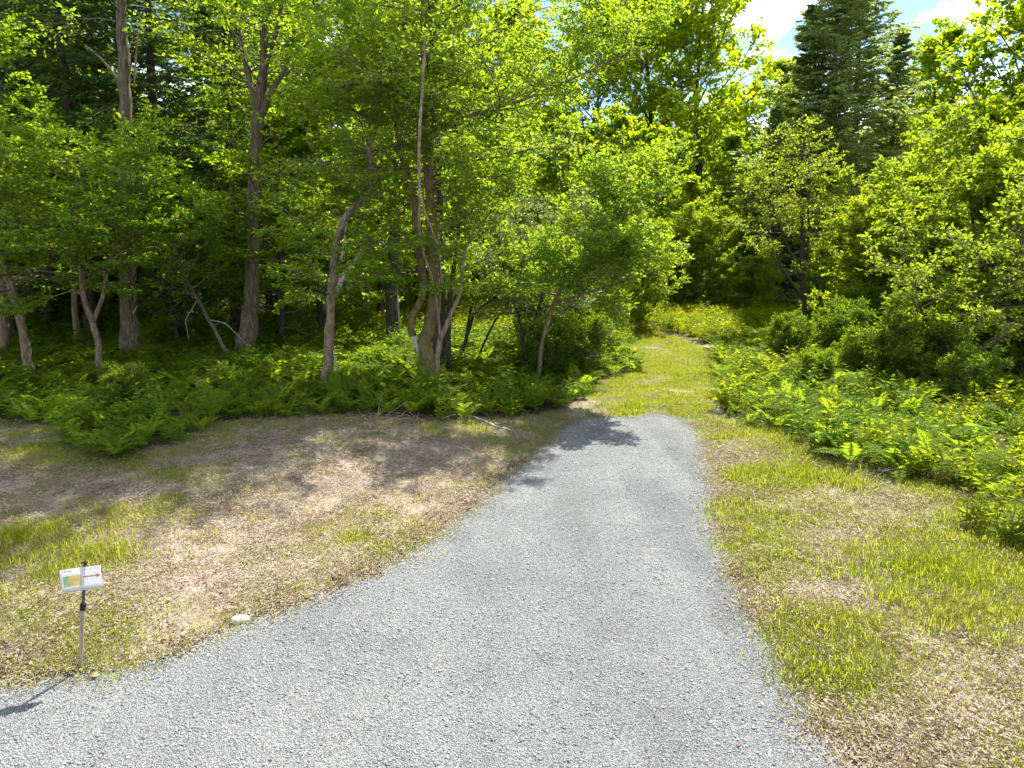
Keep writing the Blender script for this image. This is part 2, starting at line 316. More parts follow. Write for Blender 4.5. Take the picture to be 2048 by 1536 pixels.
def gravel_mat():
    m = bpy.data.materials.new('crushed grey gravel'); m.use_nodes = True; t = m.node_tree; pb = t.nodes['Principled BSDF']
    tc = N(t, 'ShaderNodeTexCoord')
    v = N(t, 'ShaderNodeTexVoronoi'); v.inputs['Scale'].default_value = 95; t.links.new(tc.outputs['Object'], v.inputs['Vector'])
    sp = N(t, 'ShaderNodeSeparateColor'); t.links.new(v.outputs['Color'], sp.inputs[0])
    rc = ramp(t, [(0, (.095, .102, .104)), (.35, (.20, .206, .205)), (.7, (.27, .276, .274)), (1, (.36, .366, .362))]); t.links.new(sp.outputs[0], rc.inputs['Fac'])
    rd = ramp(t, [(.25, (1, 1, 1)), (.75, (.30, .31, .32))]); t.links.new(v.outputs['Distance'], rd.inputs['Fac'])
    mu = N(t, 'ShaderNodeMix', data_type='RGBA', blend_type='MULTIPLY'); mu.inputs['Factor'].default_value = .8
    t.links.new(rc.outputs['Color'], mu.inputs['A']); t.links.new(rd.outputs['Color'], mu.inputs['B'])
    nz = N(t, 'ShaderNodeTexNoise'); nz.inputs['Scale'].default_value = .8; nz.inputs['Detail'].default_value = 6; t.links.new(tc.outputs['Object'], nz.inputs['Vector'])
    rn = ramp(t, [(.32, (.74, .75, .75)), (.5, (.95, .95, .93)), (.68, (1.08, 1.06, 1.03))]); t.links.new(nz.outputs['Fac'], rn.inputs['Fac'])
    mp = N(t, 'ShaderNodeMapping'); mp.inputs['Scale'].default_value = (1.5, .16, 1); mp.inputs['Rotation'].default_value = (0, 0, .12); t.links.new(tc.outputs['Object'], mp.inputs['Vector'])
    n2 = N(t, 'ShaderNodeTexNoise'); n2.inputs['Scale'].default_value = 1.0; n2.inputs['Detail'].default_value = 5; n2.inputs['Distortion'].default_value = .4; t.links.new(mp.outputs['Vector'], n2.inputs['Vector'])
    r2 = ramp(t, [(.36, (.80, .80, .79)), (.52, (1, 1, 1)), (.64, (1.14, 1.13, 1.10))]); t.links.new(n2.outputs['Fac'], r2.inputs['Fac'])
    m3 = N(t, 'ShaderNodeMix', data_type='RGBA', blend_type='MULTIPLY'); m3.inputs['Factor'].default_value = 1
    t.links.new(rn.outputs['Color'], m3.inputs['A']); t.links.new(r2.outputs['Color'], m3.inputs['B'])
    m2 = N(t, 'ShaderNodeMix', data_type='RGBA', blend_type='MULTIPLY'); m2.inputs['Factor'].default_value = 1
    t.links.new(mu.outputs['Result'], m2.inputs['A']); t.links.new(m3.outputs['Result'], m2.inputs['B']); t.links.new(m2.outputs['Result'], pb.inputs['Base Color'])
    bp = N(t, 'ShaderNodeBump'); bp.inputs['Strength'].default_value = .8; bp.inputs['Distance'].default_value = .012; bp.invert = True
    t.links.new(v.outputs['Distance'], bp.inputs['Height']); t.links.new(bp.outputs['Normal'], pb.inputs['Normal'])
    pb.inputs['Roughness'].default_value = .9; pb.inputs['Specular IOR Level'].default_value = .2
    return m

# ------------------------------------------------------------------ zones (traced on the ground, then metres)
def zone(pts): return np.array([P(*p)[:2] for p in pts])
Z_LEFTBED = zone([(-260,850),(100,850),(140,895),(230,918),(350,888),(430,850),(560,838),(700,832),(850,848),(1000,838),(1120,826),(1170,800),(1185,765),(1275,745),(1262,700),(1225,655),(1150,655),(900,665),(700,668),(400,675),(0,680),(-300,690)])
Z_RIGHTBED = zone([(1432,690),(1440,760),(1445,815),(1462,842),(1560,862),(1640,912),(1750,942),(1900,985),(2060,1015),(2350,1040),(2350,650),(1900,645),(1600,640),(1420,625),(1330,622),(1390,655)])
Z_PATH = zone([(1160,828),(1190,770),(1270,735),(1268,690),(1250,660),(1290,650),(1330,665),(1420,700),(1436,760),(1440,830)])
Z_MEADOW = zone([(1195,700),(1262,690),(1262,655),(1300,650),(1420,690),(1640,660),(1600,622),(1380,606),(1180,612)])
Z_GLADE = zone([(560,672),(1240,668),(1250,618),(560,625)])
Z_LEFTBANK = np.concatenate([np.array([flat(*p) for p in _gpx[14:]]), np.array([(-9, 4.3), (-12, 5)]), zone([(-260,850),(100,850),(140,895),(230,918),(350,888),(430,850),(560,838),(700,832),(850,848),(1000,838),(1120,826)])])
Z_RIGHTBANK = np.concatenate([zone([(1432,830),(1462,842),(1560,862),(1640,912),(1750,942),(1900,985),(2060,1015),(2350,1040)]), np.array([(9, 4), (7, 1.5), (2.95, 1.0)]), np.array([flat(*p) for p in _gpx[:12]])])

# ------------------------------------------------------------------ ground sheet and gravel
def axis(lo, hi, step, far, grow=1.25):
    a = list(np.arange(lo, hi + 1e-6, step)); s = step; x = hi; up = []
    while x < far: s *= grow; x += s; up.append(x)
    s = step; x = lo; dn = []
    while x > -far: s *= grow; x -= s; dn.append(x)
    return np.array(dn[::-1] + a + up)
xs = axis(-14, 14, .16, 420); ys = axis(1, 26, .16, 420)
X, Y_ = np.meshgrid(xs, ys); Zg = terrain(X, Y_)
nx, ny = len(xs), len(ys); idx = np.arange(nx * ny).reshape(ny, nx)
q = np.stack([idx[:-1, :-1], idx[:-1, 1:], idx[1:, 1:], idx[1:, :-1]], -1).reshape(-1, 4)
me = make_mesh('ground', np.stack([X, Y_, Zg], -1), None, q, ground_mat(), True)
xf, yf = X.ravel(), Y_.ravel()
def zmask(poly, x, y, soft):
    d = pdist(poly, x, y); d = np.where(inside(poly, x, y), d, -d); return sst(-soft, soft, d)
hum = np.zeros(len(xf)); turf = np.zeros(len(xf)); near = (np.abs(xf) < 40) & (yf < 70) & (yf > -5)
xn, yn = xf[near], yf[near]
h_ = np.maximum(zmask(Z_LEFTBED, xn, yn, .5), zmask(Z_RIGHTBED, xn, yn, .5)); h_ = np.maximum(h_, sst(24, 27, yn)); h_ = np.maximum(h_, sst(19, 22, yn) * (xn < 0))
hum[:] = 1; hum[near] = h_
pth = np.maximum(zmask(Z_PATH, xn, yn, .3), zmask(Z_MEADOW, xn, yn, .5)) * sst(.28, .55, fbm(xn, yn, 1.3, 31))
pb_ = np.maximum(zmask(Z_LEFTBANK, xn, yn, .2), zmask(Z_RIGHTBANK, xn, yn, .2)) * sst(.5, .72, fbm(xn, yn, .9, 41)) * .5
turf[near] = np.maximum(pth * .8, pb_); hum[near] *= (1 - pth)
for nm, arr in (('humus', hum), ('turf', turf)):
    a = me.attributes.new(nm, 'FLOAT', 'POINT'); a.data.foreach_set('value', arr.astype(np.float32))
link('ground', me, kind='structure')
# gravel: filled outline
import bmesh
bm = bmesh.new(); vs = [bm.verts.new((p[0], p[1], 0.004)) for p in GRAVD]; bm.faces.new(vs); bmesh.ops.triangulate(bm, faces=bm.faces[:])
gme = bpy.data.meshes.new('gravel_driveway'); bm.normal_update()
if sum(f.normal.z for f in bm.faces) < 0: bmesh.ops.reverse_faces(bm, faces=bm.faces[:])
bm.to_mesh(gme); bm.free(); gme.materials.append(gravel_mat()); link('gravel_driveway', gme, kind='structure')

# ------------------------------------------------------------------ scatter of uncountable stuff (geometry nodes)
HID = bpy.data.collections.new('source pieces')          # not linked to the scene
def proto(name, mesh):
    o = bpy.data.objects.new(name, mesh); HID.objects.link(o); return o
def scatter(name, pts, rot, scl, pick, protos):
    pts = np.asarray(pts, np.float32)
    me = bpy.data.meshes.new(name); me.vertices.add(len(pts)); me.vertices.foreach_set('co', pts.ravel())
    a = me.attributes.new('rot', 'FLOAT_VECTOR', 'POINT'); a.data.foreach_set('vector', np.asarray(rot, np.float32).ravel())
    a = me.attributes.new('scl', 'FLOAT', 'POINT'); a.data.foreach_set('value', np.asarray(scl, np.float32))
    a = me.attributes.new('pick', 'INT', 'POINT'); a.data.foreach_set('value', np.asarray(pick, np.int32))
    o = link(name, me, kind='stuff')
    g = bpy.data.node_groups.new(name, 'GeometryNodeTree')
    g.interface.new_socket('Geometry', in_out='INPUT', socket_type='NodeSocketGeometry'); g.interface.new_socket('Geometry', in_out='OUTPUT', socket_type='NodeSocketGeometry')
    gi = N(g, 'NodeGroupInput'); go = N(g, 'NodeGroupOutput'); ip = N(g, 'GeometryNodeInstanceOnPoints'); ip.inputs['Pick Instance'].default_value = True
    ti = N(g, 'GeometryNodeGeometryToInstance')
    for p in reversed(protos):
        oi = N(g, 'GeometryNodeObjectInfo'); oi.inputs['Object'].default_value = p; oi.inputs['As Instance'].default_value = False
        g.links.new(oi.outputs['Geometry'], ti.inputs[0])
    def attr(nm, ty):
        n = N(g, 'GeometryNodeInputNamedAttribute', data_type=ty); n.inputs['Name'].default_value = nm; return next(s for s in n.outputs if s.enabled and s.name == 'Attribute')
    g.links.new(gi.outputs[0], ip.inputs['Points']); g.links.new(ti.outputs[0], ip.inputs['Instance'])
    g.links.new(attr('pick', 'INT'), ip.inputs['Instance Index'])
    er = N(g, 'FunctionNodeEulerToRotation'); g.links.new(attr('rot', 'FLOAT_VECTOR'), er.inputs[0]); g.links.new(er.outputs[0], ip.inputs['Rotation'])
    g.links.new(attr('scl', 'FLOAT'), ip.inputs['Scale']); g.links.new(ip.outputs[0], go.inputs[0])
    md = o.modifiers.new('scatter', 'NODES'); md.node_group = g
    return o
def rand_in(poly, n, rng):
    lo, hi = poly.min(0), poly.max(0); o = np.zeros((0, 2))
    while len(o) < n:
        p = rng.uniform(lo, hi, (n * 2, 2)); o = np.concatenate([o, p[inside(poly, p[:, 0], p[:, 1])]])
    return o[:n]
def poisson(p, dmin):
    """thin a point list so that no two stand nearer than dmin"""
    cell = {}; keep = []
    for i, (x, y) in enumerate(p):
        c = (int(x // dmin), int(y // dmin)); ok = True
        for a in (-1, 0, 1):
            for b in (-1, 0, 1):
                for j in cell.get((c[0] + a, c[1] + b), ()):
                    if (p[j][0] - x) ** 2 + (p[j][1] - y) ** 2 < dmin * dmin: ok = False
        if ok: cell.setdefault(c, []).append(i); keep.append(i)
    return p[keep]
def on_ground(p, dz=0.0): return np.column_stack([p, terrain(p[:, 0], p[:, 1]) + dz])
def zrot(n, rng, tilt=0.0): return np.column_stack([rng.normal(size=n) * tilt, rng.normal(size=n) * tilt, rng.uniform(0, 6.283, n)])

rng = np.random.default_rng(11)
# gravel stones: little clusters of broken stones
def stone_cluster(seed, n=36, rad=.13, s0=.003, s1=.0075):
    r = np.random.default_rng(seed); g = Geo()
    base = np.array([[1,0,0],[-1,0,0],[0,1,0],[0,-1,0],[0,0,1],[0,0,-1]], float); tr = [(0,2,4),(2,1,4),(1,3,4),(3,0,4),(2,0,5),(1,2,5),(3,1,5),(0,3,5)]
    for i in range(n):
        p = r.uniform(-rad, rad, 2); s = r.uniform(s0, s1); v = base * (r.uniform(.6, 1.3, 3) * s) * r.uniform(.75, 1.25, (6, 1))
        a = r.uniform(0, 6.28); c, sn = math.cos(a), math.sin(a); b = r.normal() * .5; cb, sb = math.cos(b), math.sin(b)
        v = v @ np.array([[c, -sn, 0], [sn, c, 0], [0, 0, 1]]) @ np.array([[1, 0, 0], [0, cb, -sb], [0, sb, cb]])
        v[:, 2] = v[:, 2] * .75 + s * .35; v[:, :2] += p; g.add(v, None, tr)
    return proto('stones', g.mesh('stones', M['stone']))
SP = [stone_cluster(i) for i in range(8)] + [stone_cluster(40 + i, 7, .12, .009, .014) for i in range(3)]
gp = rng.uniform((-8, 2.2), (4, 15.5), (60000, 2)); gp = gp[inside(GRAVD, gp[:, 0], gp[:, 1])]
dens = np.clip(1.35 - gp[:, 1] / 11, .16, 1) * (.55 + .8 * fbm(gp[:, 0], gp[:, 1], 1.1, 3))
gp = gp[rng.uniform(size=len(gp)) < dens][:17000]
edge = []
for p in GRAVD[::1]:
    if p[1] > 2 and abs(p[0]) < 8:
        for k in range(5): edge.append(p + rng.normal(size=2) * (.06 if k < 3 else .16))
gp = np.concatenate([gp, np.array(edge)])
pk = np.where(rng.uniform(size=len(gp)) < .12, rng.integers(8, 11, len(gp)), rng.integers(0, 8, len(gp)))
gz = np.where(inside(GRAVD, gp[:, 0], gp[:, 1]), .002, terrain(gp[:, 0], gp[:, 1]))
scatter('gravel', np.column_stack([gp, gz]), zrot(len(gp), rng), rng.uniform(.8, 1.25, len(gp)), pk, SP)

# dead leaves and straw on the banks
def litter_cluster(seed, n, rad, size, mat, long=1.0, lift=.02):
    r = np.random.default_rng(seed); g = Geo()
    p = np.column_stack([r.normal(size=(n, 2)) * rad * .6, r.uniform(0, lift, n)])
    a = r.uniform(0, 6.28, n); ax = norm(np.column_stack([np.cos(a), np.sin(a), r.normal(size=n) * .22])); nr = norm(UP + r.normal(size=(n, 3)) * .28)
    L = size * long * r.uniform(.6, 1.4, n); kites(p, ax, nr, L, L * r.uniform(.5, .9, n) / long ** 2.5, r.normal() * .12, g)
    return proto('litter', g.mesh('litter', mat))
LG = [litter_cluster(120 + i, 5, .5, .03, M['rust' if i % 2 else 'straw'], 1.0 + i % 3) for i in range(6)]
LP = [litter_cluster(i, 60, .19, .019, M['litter']) for i in range(6)]
TP = [litter_cluster(50 + i, 90, .24, .020, M['straw'], 2.6, .010) for i in range(5)]
RP = [litter_cluster(80 + i, 22, .13, .042, M['rust']) for i in range(3)]
lb = np.concatenate([rand_in(Z_LEFTBANK, 5200, rng), rand_in(Z_RIGHTBANK, 3800, rng)])
clump = fbm(lb[:, 0], lb[:, 1], .8, 61)
lb = lb[rng.uniform(size=len(lb)) < sst(.2, .7, clump) + .25]
ed = GRAVD[(GRAVD[:, 1] > 2) & (np.abs(GRAVD[:, 0]) < 8)]
le = np.concatenate([ed + rng.normal(size=ed.shape) * .10 + np.sign(ed[:, :1]) * [[.1, 0]] for _ in range(3)])
le = le[(vnoise(le[:, 0], le[:, 1], 1.5, 4) > .35)]
scatter('leaf_litter', on_ground(np.concatenate([lb, le]), .004), zrot(len(lb) + len(le), rng, .08), rng.uniform(.7, 1.3, len(lb) + len(le)), rng.integers(0, 6, len(lb) + len(le)), LP)
lg = rng.uniform((-7, 2.5), (4, 14), (420, 2)); lg = lg[inside(GRAVD, lg[:, 0], lg[:, 1])]
scatter('stray_leaf_litter', np.column_stack([lg, np.full(len(lg), .012)]), zrot(len(lg), rng), rng.uniform(.5, 1.1, len(lg)), rng.integers(0, 6, len(lg)), LG)
sb = np.concatenate([rand_in(Z_LEFTBANK, 2600, rng), rand_in(Z_RIGHTBANK, 3400, rng), rand_in(Z_PATH, 250, rng)])
scatter('dry_straw_litter', on_ground(sb, .006), zrot(len(sb), rng, .1), rng.uniform(.7, 1.4, len(sb)), rng.integers(0, 5, len(sb)), TP)
rb = le[rng.uniform(size=len(le)) < .42]
rp = np.array([P(1205, 886)[:2] + rng.normal(size=2) * (.22, .3) for _ in range(9)] + [P(1275, 1046)[:2] + rng.normal(size=2) * (.12, .16) for _ in range(3)])
wf = rand_in(np.array([(-16, 18), (0, 18), (0, 30), (-20, 30)], float), 500, rng)
rb = np.concatenate([rb, rp, wf])
scatter('brown_leaf_litter', on_ground(rb, .01), zrot(len(rb), rng, .1), rng.uniform(.5, 1.0, len(rb)), rng.integers(0, 3, len(rb)), RP)

# grass tufts
def tuft(seed, n, rad, h, lean, wd=.0055):
    r = np.random.default_rng(seed); g = Geo()
    b = np.column_stack([r.normal(size=(n, 2)) * rad * .5, np.zeros(n)]); a = r.uniform(0, 6.28, n); o = np.column_stack([np.cos(a), np.sin(a), np.zeros(n)])
    hh = h * r.uniform(.45, 1.2, n); ln = lean * r.uniform(.3, 1.4, n)
    s = np.column_stack([-o[:, 1], o[:, 0], np.zeros(n)]) * wd
    m = b + UP * (hh * .6)[:, None] + o * (hh * ln * .35)[:, None]; t = b + UP * (hh * (1 - .25 * ln))[:, None] + o * (hh * ln)[:, None]
    v = np.stack([b - s, b + s, m + s * .7, m - s * .7, t], 1); i = np.arange(n)[:, None] * 5
    g.add(v, np.concatenate([i, i + 1, i + 2, i + 3], 1), np.concatenate([i + 3, i + 2, i + 4], 1))
    return proto('tuft', g.mesh('tuft', M['grass']))
GP = [tuft(i, 34, .32, .06, 1.0, .003) for i in range(4)] + [tuft(10 + i, 60, .22, .12, .7, .0032) for i in range(4)] + [tuft(20 + i, 46, .26, .045, 1.2, .003) for i in range(3)]
g1 = rand_in(Z_LEFTBANK, 13000, rng); nz1 = fbm(g1[:, 0], g1[:, 1], .75, 71); dbl = pdist(Z_LEFTBED, g1[:, 0], g1[:, 1])
g1 = g1[rng.uniform(size=len(g1)) < (sst(.44, .68, nz1) * .8 + .10 + .35 * sst(1.5, .2, dbl))]
g2 = rand_in(Z_RIGHTBANK, 21000, rng); nz2 = fbm(g2[:, 0], g2[:, 1], .8, 73); dbed = pdist(Z_RIGHTBED, g2[:, 0], g2[:, 1])
g2 = g2[rng.uniform(size=len(g2)) < (sst(.36, .62, nz2) * .75 + .14 + .4 * sst(1.4, .2, dbed))]
g3 = rand_in(Z_PATH, 6500, rng); g3 = g3[fbm(g3[:, 0], g3[:, 1], 1.4, 75) > .38]
g4 = rand_in(Z_MEADOW, 2400, rng)
ge = ed[rng.uniform(size=len(ed)) < .8]; ge = ge + rng.normal(size=ge.shape) * .13; ge = ge[vnoise(ge[:, 0], ge[:, 1], .9, 14) > .5]
ga = np.concatenate([g1, g2, g3, g4, ge])
dense_ = fbm(ga[:, 0], ga[:, 1], .8, 73) > .56
tall = np.zeros(len(ga), bool)
for c, rr in ((P(1800, 1150), .75), (P(1860, 1190), .6), (P(1640, 960), .6), (P(1900, 1230), .5), (P(60, 1100), .7), (P(200, 1110), .5)): tall |= np.hypot(ga[:, 0] - c[0], ga[:, 1] - c[1]) < rr * rng.uniform(.5, 1.2, len(ga))
u_ = rng.uniform(size=len(ga))
pk = np.where(tall | (dense_ & (u_ < .16)), rng.integers(4, 8, len(ga)), np.where(u_ < .5, rng.integers(8, 11, len(ga)), rng.integers(0, 4, len(ga))))
scatter('grass', on_ground(ga), zrot(len(ga), rng, .06), rng.uniform(.5, 1.3, len(ga)), pk, GP)

# ------------------------------------------------------------------ low plants
def weed(seed, h, nst, nl, ls, mat, spread=.16):
    r = np.random.default_rng(seed); g = Geo()
    a = r.uniform(0, 6.28, nst); st = np.column_stack([r.normal(size=(nst, 2)) * spread * .4, np.zeros(nst)])
    d = norm(np.column_stack([np.cos(a) * .35, np.sin(a) * .35, np.ones(nst)])); L = h * r.uniform(.6, 1.15, nst)
    c = curve(st, d, L, 4, .12, .02, r); tubes(c, np.full(nst, .005), np.full(nst, .002), 3, g)
    u = np.linspace(.2, 1, nl)[None, :] + r.uniform(-.04, .04, (nst, nl)); p, t = interp(c, u)
    az = np.arange(nl)[None, :] * 2.4 + r.uniform(0, 6.28, (nst, 1)); ax = np.stack([np.cos(az), np.sin(az), np.full_like(az, .25)], -1) + r.normal(size=(nst, nl, 3)) * .2
    ax = norm(ax).reshape(-1, 3); nr = norm(UP + r.normal(size=(nst * nl, 3)) * .4); s = ls * r.uniform(.6, 1.2, nst * nl) * (1.15 - .5 * np.tile(np.linspace(0, 1, nl), nst))
    kites(p.reshape(-1, 3), ax, nr, s, s * .42, .06, g)
    return proto('weed', g.mesh('weed', mat))
WP = [weed(i, .5, 7, 13, .13, M['weed']) for i in range(5)] + [weed(20 + i, .34, 8, 9, .10, M['weed']) for i in range(3)]
BW = [weed(60 + i, .42, 5, 7, .20, M['weed'], .22) for i in range(3)]
GPm = [weed(40 + i, .6, 9, 14, .13, M['goldenrod'], .3) for i in range(5)]
wl = poisson(rand_in(Z_LEFTBED, 6000, rng), .27); wr = poisson(rand_in(Z_RIGHTBED, 6000, rng), .27)
wl = wl[fbm(wl[:, 0], wl[:, 1], .6, 91) > .36]
wa = np.concatenate([wl, wr]); wa = wa[wa[:, 1] < 34]
for c, n, rr in ((P(2060, 1085), 14, .35), (P(1690, 905), 20, .5)):
    wa = np.concatenate([wa, c[:2] + rng.normal(size=(n, 2)) * rr * .6])
pk = np.where((wa[:, 0] > 2) & (rng.uniform(size=len(wa)) < .35), rng.integers(11, 16, len(wa)), rng.integers(0, 11, len(wa)))
scatter('undergrowth', on_ground(wa), zrot(len(wa), rng, .1), np.clip(rng.lognormal(-.25, .35, len(wa)), .4, 1.6) * (.75 + .5 * fbm(wa[:, 0], wa[:, 1], 1.0, 55)), pk, WP + BW + GPm)
wm = np.concatenate([poisson(rand_in(Z_MEADOW, 4000, rng), .32), poisson(rand_in(Z_GLADE, 3000, rng), .36)])
scatter('meadow_undergrowth', on_ground(wm), zrot(len(wm), rng, .1), rng.uniform(.6, 1.2, len(wm)), rng.integers(0, 5, len(wm)), GPm)
# sparse low growth on the shaded forest floor and behind the clearing
ff = poisson(rng.uniform((-30, 21), (-3, 42), (900, 2)), .8); fb = poisson(rng.uniform((-6, 36), (30, 60), (1600, 2)), .8)
fa = np.concatenate([ff, fb])
scatter('forest_undergrowth', on_ground(fa), zrot(len(fa), rng, .1), rng.uniform(1.0, 2.0, len(fa)), rng.integers(0, 8, len(fa)), WP)

# ------------------------------------------------------------------ ferns
def frond_geo(seed, L=.75, arch=.9, npin=15):
    r = np.random.default_rng(seed); g = Geo()
    S = 8; th = np.linspace(1.15, 1.15 - arch - .3, S); pts = [np.zeros(3)]
    for i in range(S - 1): pts.append(pts[-1] + np.array([math.cos(th[i]), r.normal() * .02, math.sin(th[i])]) * L / (S - 1))
    pts = np.array(pts)[None]
    tubes(pts, np.array([.005]), np.array([.0015]), 3, g)
    u = np.linspace(.16, .99, npin)[None]; p, t = interp(pts, u); p = p[0]; t = t[0]
    prof = np.sin(np.clip((u[0] - .05) / .95, 0, 1) ** .75 * np.pi) ** .8 * .16 + .012
    sd_ = np.array([0, 1.0, 0]); nr = np.cross(t, sd_); nr = -nr if nr[:, 2].mean() < 0 else nr
    for s in (1, -1):
        ax = norm(s * sd_ * .95 + t * .35 + r.normal(size=p.shape) * .06 - UP * .12); Lp = prof * L / .75 * r.uniform(.9, 1.1, npin)
        kites(p, ax, norm(nr + r.normal(size=p.shape) * .12), Lp, np.full(npin, L / npin * .95), -.03, g)
    return g
FM = [frond_geo(i, .75, a).mesh('frond', M['fern']) for i, a in enumerate((.7, .9, 1.1, 1.3))]
fr_rng = np.random.default_rng(5)
fl_ = poisson(rand_in(Z_LEFTBED, 3000, fr_rng), .42); frr = poisson(rand_in(Z_RIGHTBED, 3000, fr_rng), .38)
fl_ = fl_[fl_[:, 1] < 24]; frr = frr[frr[:, 1] < 27]
def visible(p): return np.abs(p[:, 0]) < p[:, 1] * .74 + .4
fl_ = fl_[visible(fl_)]; frr = frr[visible(frr)]
extra = np.array([P(x, y)[:2] for x, y in ((760,790),(745,770),(690,800),(560,830),(520,835),(300,800),(240,870),(360,860),(420,800),(180,905),(230,915),(980,780),(900,820),(1040,790))])
fl_ = np.concatenate([extra, fl_])
order = lambda p: p[np.argsort(np.hypot(p[:, 0], p[:, 1]))]
fl_ = order(fl_); frr = order(frr)
indiv = [(p, 'L') for p in fl_[:150]] + [(p, 'R') for p in frr[:150]]
rest = np.concatenate([fl_[150:], frr[150:]])
def fern_label(p, side, size):
    d = p[1]; sz = 'large' if size > .93 else 'small' if size < .68 else 'medium'
    if side == 'L':
        h_ = 'at the edge of the shaded bank' if d < 15.2 else 'among the shaded trunks' if d < 18 else 'in deep shade behind the trunks'
        x = 'below the slender pale trees' if p[0] < -8.5 else 'between the two thick grey trunks' if p[0] < -5.4 else 'near the cherry tree' if p[0] < -2.9 else 'near the mossy tree' if p[0] < -.6 else 'beside the grassy track'
        return f'{sz} green fern {h_}, {x}'
    h_ = 'at the front edge of' if d < 14 else 'amid' if d < 18.5 else 'at the back of'
    x = 'beside the gravel end' if p[0] < 6 else 'below the wide shrubs' if p[0] < 9.5 else 'under the leaning trunk'
    return f'{sz} yellow green fern {h_} the sunlit bed, {x}'
for p, s in indiv:
    n = fr_rng.integers(6, 10); sc_ = fr_rng.uniform(.55, 1.05)
    e = link('fern', None, label=fern_label(p, s, sc_), cat='fern', group='ferns in the shaded bed' if s == 'L' else 'ferns in the sunlit bed', loc=(p[0], p[1], terrain(p[0], p[1])[0]))
    a0 = fr_rng.uniform(0, 6.28)
    for k in range(n):
        f = link('frond', FM[fr_rng.integers(0, 4)], e); a = a0 + k * 6.283 / n + fr_rng.normal() * .25
        f.rotation_euler = (fr_rng.normal() * .15, fr_rng.normal() * .2, a); s_ = sc_ * fr_rng.uniform(.75, 1.15); f.scale = (s_, s_, s_)
def whole_fern(seed):
    r = np.random.default_rng(seed); g = Geo(); n = 8
    for k in range(n):
        fg = frond_geo(seed * 10 + k, .75, r.uniform(.7, 1.3), 11); v = np.concatenate(fg.v); a = k * 6.283 / n + r.normal() * .25; c, s = math.cos(a), math.sin(a)
        v = v @ np.array([[c, s, 0], [-s, c, 0], [0, 0, 1]]); g.add(v, np.concatenate(fg.q), np.concatenate(fg.t))
    return proto('whole_fern', g.mesh('whole_fern', M['fern']))
FW = [whole_fern(i + 1) for i in range(4)]
fx = poisson(rng.uniform((-26, 22), (-6, 34), (700, 2)), .7); rest = np.concatenate([rest, fx, poisson(rand_in(Z_MEADOW, 300, rng), .7)])
scatter('fern_undergrowth', on_ground(rest), zrot(len(rest), rng, .1), rng.uniform(.6, 1.1, len(rest)), rng.integers(0, 4, len(rest)), FW)

# ------------------------------------------------------------------ trees
def foliage(g_wood, g_leaf, st, dr, ln, r0, rng, n2=8, n3=6, k=8, size=.1, aspect=.6, flatn=.6, droop=.15, wob=.14, grav=.02, ang2=.8, ang3=.75, rat2=.5, rat3=.45, u2=.25, minT=.22, sides=5, lf=.9, twigs=True):
    c1 = curve(st, dr, ln, 6, wob, grav, rng); tubes(c1, r0, r0 * .22, sides, g_wood)
    s2, d2, l2 = spawn(c1, ln, n2, u2, 1.0, ang2, flatn, rat2, rng)
    c2 = curve(s2, d2, l2, 4, wob, grav, rng); rr = np.repeat(r0, n2) * .32; tubes(c2, rr, rr * .3, 4, g_wood)
    s3, d3, l3 = spawn(c2, l2, n3, .2, 1.0, ang3, flatn, rat3, rng); l3 = np.maximum(l3, minT)
    c3 = curve(s3, d3, l3, 2, wob, -.02, rng)
    if twigs: tubes(c3, np.full(len(c3), .006), np.full(len(c3), .003), 3, g_wood)
    leaves_on(c3, l3, k, size, aspect, lf, droop, rng, g_leaf)
    return c1
def from_trunk(tp, t0, t1, n, Lf, el0, el1, rng, az=None):
    u = np.linspace(t0, t1, n) + rng.uniform(-.4, .4, n) * (t1 - t0) / n; u = np.clip(u, 0, 1); p, _ = interp(tp[None], u[None]); p = p[0]
    a = np.arange(n) * 2.4 + rng.uniform(0, 6.28) + rng.normal(size=n) * .35
    if az is not None: a = rng.uniform(az[0], az[1], n)
    f = (u - t0) / max(1e-6, t1 - t0); el = el0 + (el1 - el0) * f + rng.normal(size=n) * .15
    d = np.column_stack([np.cos(a) * np.cos(el), np.sin(a) * np.cos(el), np.sin(el)])
    return p, d, np.array([Lf(x) for x in f]) * rng.uniform(.75, 1.2, n), u
def trunk_poly(H, lean, wob, rng, S=12):
    p = [np.zeros(3)]; d = norm(np.array([lean[0], lean[1], 1.0]))
    for i in range(S - 1):
        p.append(p[-1] + d * H / (S - 1)); d = norm(d + np.array([*rng.normal(size=2) * wob, .04]))
    p = np.array(p); p[0, 2] -= .3; return p
def trunk_rad(r, S, flare=.35, tip=.12):
    s = np.linspace(0, 1, S); x = r * ((1 - s) * (1 - tip) + tip); x[0] *= 1 + flare; x[1] *= 1 + flare * .25; return x
class Kind: pass
def build_broad(name, seed, H, Rad, r, base, n1, leaf, bark, prof='round', **kw):
    rr = np.random.default_rng(seed); k = Kind(); gt, gw, gl = Geo(), Geo(), Geo()
    tp = trunk_poly(H * .92, rr.normal(size=2) * .04, .05, rr); tubes(tp[None], None, None, 9, gt, .03, rr, radii=trunk_rad(r, len(tp))[None])
    if prof == 'round': Lf = lambda f: Rad * (0.55 + .75 * math.sin(math.pi * min(1, f * .8 + .12)) - .55 * f)
    elif prof == 'cone': Lf = lambda f: Rad * (1 - .85 * f)
    else: Lf = lambda f: Rad * (.9 - .45 * f)
    p, d, L, u = from_trunk(tp, base, 1.0, n1, Lf, kw.pop('el0', .15), kw.pop('el1', 1.1), rr)
    foliage(gw, gl, p, d, L, r * (.42 - .3 * u), rr, **kw)
    k.trunk = gt.mesh('trunk', M[bark], True); k.limb = gw.mesh('branches', M['twig'], True); k.crown = gl.mesh('crown', M[leaf]); k.name = name
    return k
